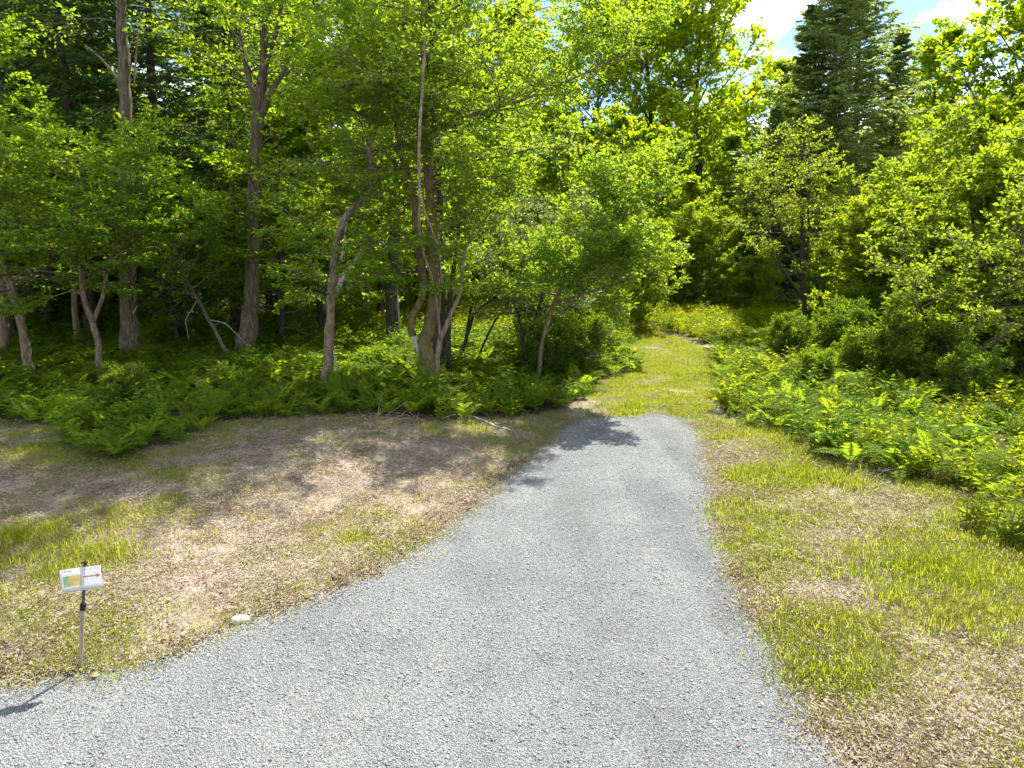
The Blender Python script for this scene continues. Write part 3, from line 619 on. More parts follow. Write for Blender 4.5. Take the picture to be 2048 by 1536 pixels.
def build_stems(name, seed, H, Rad, r, nst, n1, leaf, bark, spread=.35, base=.25, el0=.2, el1=.9, **kw):
    rr = np.random.default_rng(seed); k = Kind(); gt, gw, gl = Geo(), Geo(), Geo()
    for i in range(nst):
        a = i * 6.283 / nst + rr.normal() * .4; ln_ = spread * rr.uniform(.4, 1.1)
        tp = trunk_poly(H * rr.uniform(.7, .95), (math.cos(a) * ln_, math.sin(a) * ln_), .09, rr, 9) + np.array([math.cos(a) * .12, math.sin(a) * .12, 0])
        tubes(tp[None], None, None, 7, gt, .03, rr, radii=trunk_rad(r * rr.uniform(.7, 1.1), 9)[None])
        p, d, L, u = from_trunk(tp, base, 1.0, n1, lambda f: Rad * (.95 - .5 * f), el0, el1, rr)
        foliage(gw, gl, p, d, L, r * (.4 - .28 * u), rr, **dict(kw))
    k.trunk = gt.mesh('trunk', M[bark], True); k.limb = gw.mesh('branches', M['twig'], True); k.crown = gl.mesh('crown', M[leaf]); k.name = name
    return k
def build_conifer(name, seed, H, Rad, r, base, n1, leaf, droop=-.12, n2=13, k=9, size=.17):
    rr = np.random.default_rng(seed); kd = Kind(); gt, gw, gl = Geo(), Geo(), Geo()
    tp = trunk_poly(H, (0, 0), .015, rr); tubes(tp[None], None, None, 9, gt, .03, rr, radii=trunk_rad(r, len(tp), .3, .05)[None])
    p, d, L, u = from_trunk(tp, base, .99, n1, lambda f: Rad * (1.0 - .93 * f ** .9), .12, .35, rr); L = np.maximum(L * rr.uniform(.6, 1.25, n1), .25)
    c1 = curve(p, d, L, 6, .06, droop, rr); tubes(c1, r * (.22 - .17 * u), np.full(n1, .006), 4, gw)
    s2, d2, l2 = spawn(c1, L, n2, .12, 1.0, .95, .88, .42, rr, .75); l2 = np.maximum(l2, .18)
    c2 = curve(s2, d2, l2, 3, .08, -.10, rr)
    n_ = len(c2); u_ = np.linspace(.08, 1, k)[None] + rr.uniform(-.5, .5, (n_, k)) / k; q_, t_ = interp(c2, u_)
    sd_ = norm(np.cross(t_, UP) + 1e-4); sg = np.where(np.arange(k) % 2 == 0, 1., -1.)[None, :, None]
    ax = norm(t_ * .8 + sd_ * sg * .8 - UP * .22 + rr.normal(size=t_.shape) * .2).reshape(-1, 3); nr = norm(UP + rr.normal(size=ax.shape) * .8)
    s = size * rr.uniform(.6, 1.25, len(ax)); kites(q_.reshape(-1, 3), ax, nr, s, s * .36, .04, gl)
    kd.trunk = gt.mesh('trunk', M['darkbark'], True); kd.limb = gw.mesh('branches', M['twig'], True); kd.crown = gl.mesh('crown', M[leaf]); kd.name = name
    return kd
def place(k, x, y, label, cat='tree', group=None, s=1.0, rz=0.0, sxy=None, name=None, crown=None):
    e = link(name or k.name, None, label=label, cat=cat, group=group, loc=(x, y, terrain(x, y)[0]))
    e.rotation_euler = (0, 0, rz); e.scale = (sxy or s, sxy or s, s)
    link('trunk', k.trunk, e); link('branches', k.limb, e, kind='stuff'); link('crown', k.crown, e, kind='stuff')
    return e
def XY(px, Y): return at(px, 600, Y)[0], Y

MA = [build_broad('maple_tree', 101 + i, 18, 5.4, .24, .10, 42, 'maple', 'darkbark', n2=10, n3=6, k=8, size=.25, aspect=.8, flatn=.45, droop=.35, rat2=.45, el0=.1, el1=1.15) for i in range(3)]
GM = [build_broad('green_maple_tree', 121 + i, 12, 4.2, .16, .06, 36, 'greenmaple', 'darkbark', n2=9, n3=6, k=8, size=.20, aspect=.8, flatn=.75, droop=.3, rat2=.45, el0=.1, el1=1.0) for i in range(2)]
HE = [build_conifer('hemlock_tree', 141 + i, 20, 5.2, .26, .10, 145, 'hemlock', n2=15, k=10, size=.27) for i in range(2)]
CE = [build_conifer('blue_green_hemlock_tree', 151 + i, 18, 5.2, .24, .04, 230, 'cedar', droop=.01, n2=16, k=14, size=.21) for i in range(2)]
AP = [build_stems('shrub', 161 + i, 6.0, 2.6, .07, 7, 12, 'apple', 'darkbark', .42, .08, n2=9, n3=6, k=10, size=.125, aspect=.58, flatn=.5, droop=.05, lf=.6) for i in range(3)]
SH = [build_stems('low_shrub', 171 + i, 2.2, 1.1, .03, 8, 8, 'weed', 'darkbark', .5, .06, n2=7, n3=5, k=8, size=.10, aspect=.5, flatn=.4, droop=.1, lf=.6) for i in range(2)]

i_ = 0
def many(kinds, rows, cat, group, **kw):
    global i_
    for (px, Y, s, lab) in rows:
        x, y = XY(px, Y); k = kinds[i_ % len(kinds)]; i_ += 1
        place(k, x, y, lab, cat, group, s=s, rz=i_ * 2.1, **kw)
# dark hemlock wood behind the left trunks
many(HE, [(-60, 25, 1.0, 'dark hemlock at the far left edge of the wood'), (95, 28, 1.05, 'dark hemlock behind the slender pale leaning trunks'),
          (180, 24.5, .85, 'dark hemlock behind the pale knobbly trunk, drooping in front of its neighbours'), (330, 26, .95, 'dark hemlock filling the gap between the two thick grey trunks'),
          (420, 36, 1.1, 'tall dark hemlock behind the leaning sapling, deep in the wood'), (-150, 32, 1.1, 'dark hemlock far back at the left picture edge'),
          (240, 37, 1.15, 'dark hemlock deep behind the straight pale trunk'), (545, 32, 1.0, 'dark hemlock just behind the forked grey trunk'), (20, 36, 1.2, 'tallest dark hemlock deep behind the left picture edge'),
         
          (40, 31, 1.05, 'dark hemlock behind the slender tree at the picture edge'), (470, 25.5, .7, 'shorter dark hemlock close behind the leaning sapling'), (290, 29.5, .9, 'dark hemlock right behind the straight thick tree'),
          (140, 40, 1.2, 'dark hemlock at the very back, behind the thin pale trunk'), (500, 40, 1.15, 'dark hemlock at the very back, behind the forked grey tree')], 'hemlock', 'hemlocks in the dark wood')
# green maples behind the middle
many(GM, [(640, 25, .80, 'green maple with drooping bright leaves between the forked trunk and the cherry'), (760, 30, 1.0, 'green maple behind the dark straight trunk'),
          (890, 33, .95, 'green maple behind the mossy many-stemmed tree'), (1030, 41, 1.0, 'green maple behind the arching bare branches'), (560, 23, .62, 'small green maple spreading beside the forked grey trunk'),
          (1310, 44, .85, 'deep green maple below the bright maples, behind the round bush'), (1420, 46, .85, 'deep green maple in front of the hemlocks'), (1210, 42, .9, 'deep green maple behind the grassy track end'),
          (1540, 43, .7, 'green maple at the foot of the blue green hemlocks'), (840, 37, 1.1, 'green maple deep behind the tall dark trunk'), (960, 46, 1.15, 'green maple at the back between the middle yellow maples'),
          (1120, 40, .85, 'green maple behind the grey leaved shrub'), (1350, 41, .6, 'small green maple directly behind the round bush'), (1480, 41, .6, 'small green maple left of the thin many-stemmed tree'), (20, 23.5, .5, 'small green maple filling in behind the slender tree at the picture edge'), (350, 23.2, .42, 'small green maple sapling behind the leaning sapling')], 'maple', 'green maples in the wood')
# sunlit yellow maples at the back
many(MA, [(620, 55, 1.2, 'yellow green maple glowing behind the forked grey trunk'), (760, 58, 1.2, 'yellow green maple glowing behind the cherry tree'), (900, 57, 1.2, 'yellow green maple high behind the mossy tree'),
          (1030, 60, 1.25, 'yellow green maple behind the long sweeping limb'), (1150, 58, 1.2, 'bright yellow maple above the grey leaved shrub'), (1265, 60, 1.35, 'bright yellow maple, second from the patch of open sky'),
          (1385, 57, 1.35, 'tallest bright yellow maple beside the patch of open sky'), (1495, 62, 1.02, 'lower bright yellow maple under the open sky'), (1560, 72, .9, 'yellow maple behind the left shoulder of the hemlocks'),
          (1835, 56, 1.05, 'yellow maple with a round top behind the hemlocks'), (1935, 54, 1.3, 'yellow maple between the hemlocks and the right picture edge'), (2040, 47, 1.3, 'big bright maple leaning in at the top right corner'), (2150, 52, 1.35, 'bright maple at the right picture edge')], 'maple', 'sunlit maples at the back')
many(CE, [(1640, 41, 1.25, 'tallest blue green hemlock spire against the sky'), (1695, 44, 1.22, 'blue green hemlock spire right beside the tallest one'), (1575, 42, .90, 'blue green hemlock forming the left shoulder of the group'),
          (1760, 43, .85, 'blue green hemlock forming the right shoulder of the group'), (1535, 39, .58, 'short blue green hemlock at the left foot of the group'), (1630, 38, .64, 'short blue green hemlock in front of the tallest spire')], 'hemlock', 'blue green hemlocks behind the clearing')
# sunlit shrubs on the right
many(AP, [(1705, 31, .85, 'sunlit shrub beside the thin many-stemmed tree'), (1780, 26, 1.0, 'wide sunlit shrub with dark stems showing underneath'), (1880, 28, 1.2, 'tall sunlit shrub in front of the back maples'),
          (1945, 22, .95, 'broad sunlit shrub over the dark hollow'), (2060, 20.5, 1.2, 'biggest sunlit shrub at the right picture edge'), (2150, 25, 1.4, 'tall shrub behind the biggest one at the right picture edge'),
          (1380, 38, .85, 'round bush standing alone at the end of the clearing'), (1500, 35, .5, 'low bush between the round bush and the thin many-stemmed tree')], 'shrub', 'sunlit shrubs round the clearing')
many(AP, [(1235, 30, .85, 'yellow topped shrub behind the grey leaved shrub'), (1150, 24, .75, 'shrub beside the grassy track, behind the grey leaved shrub')], 'shrub', 'shrubs left of the track')
many(SH, [(1150, 19.0, .75, 'low dark shrub at the bend of the grassy track'), (1120, 18.6, .7, 'low shrub in front of the arching bare branches'), (1105, 20.5, .9, 'low shrub under the grey leaved shrub'), (1690, 22.5, .75, 'low leafy shrub at the back of the fern bed'),
          (1860, 18, .9, 'low leafy shrub before the dark hollow'), (1760, 24, .8, 'low leafy shrub below the wide sunlit shrub'), (225, 14.2, .42, 'small light green bush at the edge of the shaded bank'), (1590, 21.5, .6, 'low leafy shrub at the foot of the thin many-stemmed tree'), (1740, 19, .6, 'low leafy shrub in the middle of the sunlit fern bed'),
          (1960, 15.5, .55, 'low leafy shrub among ferns by the right picture edge'), (1650, 17.5, .42, 'lowest leafy shrub among the sunlit ferns'), (2035, 18.5, .8, 'low leafy shrub beside the dark leaning trunk')], 'shrub', 'low shrubs')

fw = poisson(rng.uniform((-75, 56), (80, 92), (900, 2)), 5.0); fw = fw[(fw[:, 1] > 73) | (fw[:, 0] < -14)]
sw = poisson(np.concatenate([rng.uniform((-46, 22), (-24, 60), (200, 2)), rng.uniform((34, 40), (60, 66), (200, 2))]), 5.0); fw = np.concatenate([fw, sw])
FT = [proto('far tree', k.crown) for k in GM + MA] ; FK = [proto('far trunk', k.trunk) for k in GM + MA]
pk = rng.integers(0, 5, len(fw)); rt = zrot(len(fw), rng); sl = rng.uniform(.85, 1.1, len(fw)) * np.where(pk < 2, 1.25, .95)
scatter('far_woods', on_ground(fw), rt, sl, pk, FT); scatter('far_woods_trunks', on_ground(fw), rt, sl, pk, FK)
bb = poisson(np.concatenate([rng.uniform((-60, 48), (60, 72), (700, 2)), rng.uniform((-40, 28), (-20, 60), (200, 2)), rng.uniform((26, 36), (46, 66), (200, 2))]), 2.6)
scatter('far_brush_undergrowth', on_ground(bb), zrot(len(bb), rng), rng.uniform(.4, .75, len(bb)), rng.integers(0, 2, len(bb)), [proto('far brush', k.crown) for k in AP[:2]])

# ---- individual trees with traced trunks
def px_path(pts, Y):
    return np.array([at(p[0], p[1], Y + (p[2] if len(p) > 2 else 0)) for p in pts])
def resample(p, S):
    p = np.asarray(p); L = np.concatenate([[0], np.cumsum(np.linalg.norm(np.diff(p, axis=0), axis=1))]); s = np.linspace(0, L[-1], S)
    q_ = np.stack([np.interp(s, L, p[:, i]) for i in range(3)], 1)
    q2 = q_.copy(); q2[1:-1] = .25 * q_[:-2] + .5 * q_[1:-1] + .25 * q_[2:]; return q2, s / L[-1]
def stem_mesh(p, ws, mat, rr, origin, name='trunk', sides=9, knob=.06):
    S = max(6, len(p) * 4); q_, s = resample(p, S); r_ = np.interp(s, np.linspace(0, 1, len(ws)), ws)
    g = Geo(); q_ = q_ + rr.normal(size=q_.shape) * r_[:, None] * .12
    tubes(q_[None], None, None, sides, g, knob, rr, radii=r_[None], cap=True); return g.mesh(name, mat, True, origin), q_
def hero(name, label, cat, Y, stems, crowns, leaf, seed, group=None, base=None):
    """stems: (part name, material, pixel path, radii); crowns: dict per crown on a stem"""
    rr = np.random.default_rng(seed); p0 = px_path([stems[0][2][0]], Y)[0]; p0[2] = terrain(p0[0], p0[1])[0]
    e = link(name, None, label=label, cat=cat, group=group, loc=p0); qs = []
    for i, (pn, mt, pts, ws) in enumerate(stems):
        p = px_path(pts, Y)
        if i == 0 or pn == 'stem_from_ground': p[0, 2] = terrain(p[0, 0], p[0, 1])[0] - .15
        m, q_ = stem_mesh(p, ws, M[mt], rr, p0, pn); link('stem' if pn == 'stem_from_ground' else pn, m, e); qs.append(q_)
    gw, gl = Geo(), Geo()
    for c in crowns:
        c = dict(c); tp = qs[c.pop('on')]; p, d, L, u = from_trunk(tp, c.pop('t0'), c.pop('t1', 1.0), c.pop('n'), c.pop('L'), c.pop('el0', .2), c.pop('el1', 1.0), rr, c.pop('az', None))
        foliage(gw, gl, p, d, L, np.full(len(p), c.pop('r', .03)) * (1.2 - .7 * u), rr, **c)
    link('branches', gw.mesh('branches', M['twig'], True, p0), e, kind='stuff'); link('crown', gl.mesh('crown', M[leaf], False, p0), e, kind='stuff')
    return e
sm = dict(n2=8, n3=5, k=10, size=.115, aspect=.6, flatn=.85, droop=.1, rat2=.5, rat3=.5, lf=1.3)
hero('slender_tree', 'slender tree at the far left edge, its pale trunk cut by the frame', 'tree', 20.5, [('trunk', 'palebark', [(8, 735), (6, 600), (0, 400), (-10, 100)], [.15, .13, .1, .07])],
     [dict(on=0, t0=.35, n=20, L=lambda f: 2.4 - 1.2 * f, **sm)], 'small', 201, 'slender trees by the left edge')
hero('slender_tree', 'slender leaning tree with reddish pale bark, lowest on the left bank', 'tree', 17.6, [('trunk', 'palebark', [(66, 782), (50, 690), (38, 620), (18, 560), (-10, 480), (-30, 380)], [.13, .11, .10, .085, .06, .03])],
     [dict(on=0, t0=.48, n=34, L=lambda f: 2.9 - .9 * f, el0=.1, el1=.8, **sm)], 'small', 202, 'slender trees by the left edge')
hero('slender_tree', 'thin forked tree with rough pale bark before the straight thick trunk', 'tree', 17.6, [('trunk', 'palebark', [(198, 782), (198, 700), (188, 650), (165, 590), (160, 520), (140, 430), (150, 340)], [.085, .075, .07, .06, .05, .04, .02]),
     ('limb', 'palebark', [(186, 645), (205, 600), (214, 540), (250, 450), (270, 360)], [.055, .05, .045, .03, .015])],
     [dict(on=0, t0=.45, n=28, L=lambda f: 2.6 - .8 * f, el0=.1, el1=.7, **sm), dict(on=1, t0=.4, n=22, L=lambda f: 2.4 - .6 * f, el0=.2, el1=.7, **sm)], 'small', 203, 'slender trees by the left edge')
hero('thin_tree', 'thin pale trunk standing behind the forked thin tree', 'tree', 22.5, [('trunk', 'palebark', [(156, 690), (148, 600), (146, 520), (150, 300)], [.10, .09, .08, .05])], [dict(on=0, t0=.5, n=8, L=lambda f: 1.6, **sm)], 'small', 204)
hero('thick_tree', 'straight thick tree with light grey bark and stubby limbs', 'tree', 20.3, [('trunk', 'bark', [(262, 738), (258, 640), (256, 540), (255, 400), (252, 280), (250, 200), (246, 100), (240, -40), (232, -260), (228, -440)], [.33, .215, .19, .175, .165, .15, .14, .12, .09, .04]),
     ('limb', 'palebark', [(268, 175), (272, 110), (276, 60)], [.03, .025, .012]), ('limb', 'bark', [(250, 210), (236, 160), (205, 120), (170, 90)], [.05, .04, .03, .015]), ('limb', 'bark', [(252, 300), (285, 260), (330, 235)], [.035, .025, .012])],
     [dict(on=0, t0=.6, n=28, L=lambda f: 4.4 - 1.2 * f, n2=8, n3=6, k=7, size=.14, aspect=.6, flatn=.7)], 'small', 205)
hero('thick_tree', 'thick grey tree forking high into several rising limbs', 'tree', 20.8, [('trunk', 'bark', [(492, 728), (498, 640), (505, 550), (508, 450), (510, 330), (516, 240), (528, 130), (530, 60), (538, -60), (545, -260), (548, -430)], [.36, .225, .19, .175, .16, .145, .105, .095, .075, .05, .03]),
     ('limb', 'bark', [(516, 245), (505, 180), (488, 120), (480, 60)], [.10, .08, .06, .04]), ('limb', 'bark', [(518, 240), (545, 180), (572, 135), (590, 60)], [.10, .08, .06, .04]), ('limb', 'bark', [(528, 140), (555, 60), (570, -40)], [.07, .06, .05])],
     [dict(on=0, t0=.17, t1=.42, n=14, L=lambda f: 1.9, el0=0., el1=.3, **sm), dict(on=0, t0=.5, n=32, L=lambda f: 4.6 - 1.4 * f, **{**sm, 'size': .15, 'k': 7}), dict(on=2, t0=.3, n=9, L=lambda f: 2.4, **sm), dict(on=1, t0=.3, n=7, L=lambda f: 2.0, **sm)], 'greenmaple', 206)
hero('leaning_sapling', 'leaning sapling with a bare stem and dead twigs before the thick forked tree', 'tree', 19.6, [('trunk', 'bark', [(472, 748), (440, 680), (418, 640), (392, 592), (372, 560), (350, 500)], [.06, .055, .05, .045, .035, .015]),
     ('twig', 'deadwood', [(418, 640), (450, 645), (495, 690)], [.014, .011, .005]), ('twig', 'deadwood', [(395, 600), (370, 640), (378, 680)], [.014, .01, .005])],
     [dict(on=0, t0=.6, n=10, L=lambda f: 1.7, n2=6, n3=5, k=7, size=.085, aspect=.55)], 'small', 207)
hero('dark_tree', 'dark straight tree standing behind, between the cherry and the mossy tree', 'tree', 23.5, [('trunk', 'darkbark', [(783, 665), (784, 560), (786, 460), (800, 300), (808, 120), (815, -60)], [.24, .20, .185, .16, .13, .1]),
     ('limb', 'darkbark', [(790, 470), (808, 420), (830, 390)], [.07, .05, .02])], [dict(on=0, t0=.6, n=14, L=lambda f: 3 - f, **sm)], 'greenmaple', 208)
hero('cherry_tree', 'knobbly cherry tree with a bare pale side limb, close to the shaded bank edge', 'tree', 16.6, [('trunk', 'palebark', [(652, 808), (656, 740), (660, 640), (666, 560), (672, 480), (694, 425), (738, 392), (748, 340), (735, 290), (742, 240), (760, 180), (800, 130)], [.19, .125, .11, .10, .09, .08, .072, .066, .058, .046, .035, .015]),
     ('limb', 'deadwood', [(668, 590), (690, 550), (712, 520), (724, 495)], [.075, .06, .045, .02]), ('limb', 'deadwood', [(682, 520), (690, 470), (694, 430), (690, 400)], [.025, .02, .015, .008]),
     ('limb', 'palebark', [(740, 245), (780, 225), (830, 190)], [.05, .035, .015]), ('sucker', 'deadwood', [(664, 690), (674, 740), (692, 790)], [.02, .018, .014])],
     [dict(on=0, t0=.28, n=34, L=lambda f: 2.3 - .5 * f, el0=.1, el1=.7, r=.025, **sm), dict(on=3, t0=.2, n=8, L=lambda f: 1.8, **sm)], 'small', 209)
mo = dict(n2=9, n3=6, k=8, size=.095, aspect=.58, flatn=.65, droop=.08, rat2=.48)
hero('mossy_tree', 'mossy many-stemmed tree with a broken white limb and hanging vines', 'tree', 17.2, [('trunk', 'moss', [(858, 775), (853, 720), (852, 680), (864, 630), (872, 570), (868, 500), (862, 430), (858, 330), (850, 240), (846, 120), (850, -40), (850, -230, -.6), (850, -420, -1.8)], [.27, .175, .15, .15, .14, .12, .11, .10, .09, .08, .07, .055, .03]),
     ('stem', 'moss', [(826, 672), (822, 640), (836, 612), (848, 590), (845, 540), (836, 470), (830, 400), (800, 300), (790, 240)], [.09, .09, .095, .10, .10, .095, .085, .06, .03]),
     ('broken_limb', 'deadwood', [(846, 718), (838, 700), (828, 678), (824, 660)], [.06, .062, .06, .045]),
     ('stem_from_ground', 'vine', [(868, 778), (874, 720), (880, 680), (900, 632), (918, 595), (926, 540), (928, 500), (945, 470), (1000, 440)], [.085, .07, .068, .058, .05, .04, .035, .025, .012]),
     ('limb', 'palebark', [(838, 300, -.2), (870, 262, -.4), (905, 245, -.6), (960, 225, -.8), (1050, 198, -1), (1130, 165, -1), (1210, 128, -.8), (1290, 110, -.4)], [.055, .05, .042, .036, .03, .024, .018, .008]),
     ('limb', 'palebark', [(852, 235), (800, 230), (760, 240), (745, 270)], [.05, .045, .035, .015]), ('stem_from_ground', 'darkbark', [(898, 700, 1.2), (896, 640, 1.2), (905, 560, 1.2), (920, 450, 1.2), (905, 400, 1.2)], [.08, .075, .07, .05, .03])],
     [dict(on=0, t0=.2, t1=.42, n=12, L=lambda f: 1.9, el0=-.1, el1=.2, **{**mo, 'r': .02}), dict(on=0, t0=.38, n=52, L=lambda f: 3.2 + .5 * f, el0=.15, el1=.9, r=.035, **mo), dict(on=4, t0=.25, n=24, L=lambda f: 2.2 - .5 * f, r=.02, **mo), dict(on=1, t0=.6, n=10, L=lambda f: 2.0, r=.02, **mo), dict(on=3, t0=.6, n=9, L=lambda f: 1.7, r=.02, **mo), dict(on=5, t0=.2, n=8, L=lambda f: 1.8, r=.02, **mo)], 'small', 210)
hero('tall_trunk_tree', 'tall straight dark tree rising right behind the mossy stems', 'tree', 19.3, [('trunk', 'darkbark', [(880, 715), (876, 600), (874, 450), (872, 300), (868, 150), (864, -60), (862, -260), (860, -420)], [.23, .20, .18, .16, .14, .11, .08, .03])],
     [dict(on=0, t0=.45, n=38, L=lambda f: 4.6 - 1.2 * f, el0=.05, el1=.9, **{**mo, 'size': .13, 'k': 7})], 'small', 211)
ol = dict(n2=9, n3=6, k=9, size=.075, aspect=.42, flatn=.5, droop=.0, rat2=.5, lf=.5)
hero('grey_leaved_shrub', 'grey leaved shrub catching white light, beside the arching bare branches', 'shrub', 19.6, [('trunk', 'darkbark', [(1068, 735), (1070, 660), (1080, 600), (1110, 520), (1130, 440)], [.06, .055, .05, .035, .015]), ('stem_from_ground', 'darkbark', [(1074, 735), (1100, 640), (1160, 560), (1200, 480)], [.05, .045, .03, .012]),
     ('stem_from_ground', 'darkbark', [(1060, 735), (1040, 640), (1010, 560), (1000, 480)], [.05, .045, .03, .012])],
     [dict(on=0, t0=.3, n=14, L=lambda f: 1.7 - .5 * f, **ol), dict(on=1, t0=.3, n=12, L=lambda f: 1.6 - .4 * f, **ol), dict(on=2, t0=.5, n=8, L=lambda f: 1.3, **ol)], 'olive', 212)
hero('leaning_tree', 'small leafy tree leaning out over the far end of the gravel', 'tree', 18.3, [('trunk', 'palebark', [(1075, 752), (1085, 680, -.3), (1110, 600, -.8), (1150, 520, -1.4), (1205, 455, -1.9), (1262, 425, -2.2), (1300, 415, -2.3)], [.065, .055, .05, .04, .03, .02, .010]), ('limb', 'palebark', [(1105, 610, -.7), (1160, 590, -1.5), (1230, 568, -2.5), (1300, 545, -3.3)], [.035, .03, .02, .01])],
     [dict(on=0, t0=.45, n=26, L=lambda f: 1.5 - .2 * f, r=.02, **mo), dict(on=1, t0=.35, n=22, L=lambda f: 1.25, r=.015, **mo)], 'small', 216)
hero('bare_arching_shrub', 'dark shrub of bare arching branches in front of the sunlit glade', 'shrub', 20.5, [('trunk', 'darkbark', [(915, 655), (950, 620), (985, 600), (1020, 570), (1060, 540)], [.06, .05, .045, .03, .012]), ('stem_from_ground', 'darkbark', [(945, 660), (990, 640), (1012, 615), (1022, 595)], [.04, .035, .03, .015]),
     ('stem_from_ground', 'darkbark', [(1100, 655), (1130, 630), (1160, 610), (1190, 595)], [.03, .025, .02, .01]), ('stem_from_ground', 'darkbark', [(920, 660), (945, 600), (960, 560), (1000, 530)], [.04, .035, .03, .012])],
     [dict(on=0, t0=.5, n=8, L=lambda f: 1.2, **mo), dict(on=3, t0=.6, n=7, L=lambda f: 1.1, **mo)], 'small', 213)
ap = dict(n2=8, n3=5, k=8, size=.105, aspect=.6, flatn=.55, droop=.05, lf=.7)
hero('thin_many_stemmed_tree', 'thin many-stemmed tree with an airy yellow top before the hemlocks', 'tree', 27.5, [('trunk', 'darkbark', [(1612, 655), (1608, 590), (1604, 540), (1606, 460), (1600, 380), (1590, 300)], [.11, .095, .085, .065, .045, .02]), ('stem', 'darkbark', [(1608, 580), (1590, 530), (1570, 480), (1540, 400), (1520, 350)], [.06, .055, .045, .03, .012]),
     ('stem', 'darkbark', [(1606, 560), (1618, 480), (1616, 400), (1618, 330)], [.055, .05, .035, .015]), ('stem', 'darkbark', [(1610, 600), (1565, 540), (1545, 480), (1520, 420)], [.05, .045, .035, .012]), ('limb', 'deadwood', [(1612, 360), (1630, 330), (1655, 310)], [.02, .015, .006])],
     [dict(on=0, t0=.5, n=10, L=lambda f: 1.7 - .4 * f, **{**ap, 'k': 5, 'n2': 7}), dict(on=1, t0=.5, n=8, L=lambda f: 1.4, **{**ap, 'k': 5, 'n2': 7}), dict(on=2, t0=.4, n=11, L=lambda f: 1.4, **{**ap, 'k': 5, 'n2': 7}), dict(on=3, t0=.4, n=9, L=lambda f: 1.3, **{**ap, 'k': 5, 'n2': 7})], 'apple', 214)
hero('leaning_tree', 'dark leaning trunk over the hollow at the right picture edge', 'tree', 17.5, [('trunk', 'darkbark', [(1905, 735), (1960, 700), (2010, 665), (2060, 630), (2120, 560)], [.12, .10, .09, .08, .05]), ('stem', 'darkbark', [(1925, 722), (1940, 660), (1990, 600), (2050, 500)], [.06, .05, .04, .02]), ('stem', 'darkbark', [(1915, 728), (1880, 670), (1840, 620), (1830, 560)], [.055, .045, .03, .012])],
     [dict(on=0, t0=.55, n=10, L=lambda f: 2.0, **ap), dict(on=1, t0=.4, n=11, L=lambda f: 1.9, **ap), dict(on=2, t0=.5, n=8, L=lambda f: 1.5, **ap)], 'apple', 215)
# vines hanging on the mossy tree
def strand(name, label, cat, pts, Y, ws, mat, group=None, seed=1):
    rr = np.random.default_rng(seed); p = px_path(pts, Y); o = p[-1].copy(); m, _ = stem_mesh(p, ws, M[mat], rr, o, name, 6, .05)
    return link(name, m, label=label, cat=cat, group=group, loc=o)
strand('vine', 'long pale vine hanging straight down in front of the mossy tree', 'vine', [(850, 60, -2.2), (846, 150, -2.3), (840, 250, -2.3), (838, 330, -2.2), (840, 400, -2), (838, 460, -1.6), (850, 520, -1.1), (868, 560, -.7), (876, 620, -.2), (880, 680)], 16.9, [.02, .03, .032, .03, .028, .026, .026, .028, .03, .03], 'vine', 'vines on the mossy tree', 3)
strand('vine', 'forked vine slanting right from the long pale vine to the stems', 'vine', [(840, 390, -2.05), (852, 430, -1.9), (868, 470, -1.6), (878, 500, -1.2), (884, 560, -.7), (878, 640)], 16.85, [.022, .02, .02, .018, .016, .014], 'vine', 'vines on the mossy tree', 4)

# ------------------------------------------------------------------ fallen wood, stones
def ground_stick(name, label, pts, ws, mat, seed, cat='branch', lift=.03, side=None, group=None):
    rr = np.random.default_rng(seed); p = np.array([P(*q_) for q_ in pts]); p[:, 2] = terrain(p[:, 0], p[:, 1]) + lift; o = p[0].copy()
    m, q_ = stem_mesh(p, ws, M[mat], rr, o, name, 6, .08)
    if side is None: return link(name, m, label=label, cat=cat, group=group, loc=o)
    e = link(name, None, label=label, cat=cat, group=group, loc=o); link('limb', m, e)
    for sp_ in side:
        p = np.array([P(*a) for a in sp_]); p[:, 2] = terrain(p[:, 0], p[:, 1]) + lift + .02; m, _ = stem_mesh(p, [ws[0] * .5, ws[0] * .25], M[mat], rr, o, 'twig', 5, .08); link('twig', m, e)
ground_stick('fallen_branch', 'long pale fallen branch at the top of the shaded bank near the gravel end', [(938, 834), (968, 845), (998, 858), (1020, 862), (1038, 876)], [.03, .028, .022, .018, .010], 'deadwood', 301, side=[[(990, 853), (1010, 850)]])
ground_stick('fallen_branch', 'grey fallen stick lying across the right brush heap', [(1872, 968), (1900, 962), (1930, 960), (1960, 963)], [.018, .016, .014, .008], 'deadwood', 302, lift=.16)
ground_stick('fallen_branch', 'short dead stick among ferns left of the forked cherry', [(585, 782), (620, 778)], [.025, .015], 'deadwood', 303, lift=.2)
ground_stick('fallen_branch', 'small dark stick on the leaf litter near the gravel edge', [(735, 1072), (775, 1070)], [.014, .008], 'twig', 304, lift=.02)
ground_stick('fallen_branch', 'bent brown twig lying on the gravel at the bottom', [(692, 1520), (712, 1526), (724, 1534)], [.006, .005, .003], 'twig', 305, lift=.012)
bm_rng = np.random.default_rng(77); c0 = P(1890, 950); c0[2] = terrain(c0[0], c0[1])[0]
e = link('brush_heap', None, label='heap of pinkish grey dead twigs before the fern bed', cat='brush heap', loc=c0)
for k in range(46):
    b = np.array([bm_rng.normal() * .35, bm_rng.normal() * .22, abs(bm_rng.normal()) * .10]); a = bm_rng.uniform(0, 6.28); d = np.array([math.cos(a), math.sin(a), bm_rng.normal() * .35]); L = bm_rng.uniform(.2, .55)
    g = Geo(); cv = curve(b[None], d[None], np.array([L]), 4, .15, 0, bm_rng); tubes(cv, np.array([.007]), np.array([.003]), 4, g); link('twig', g.mesh('twig', M['deadwood'], True), e)
c1 = P(790, 842); c1[2] = terrain(c1[0], c1[1])[0]
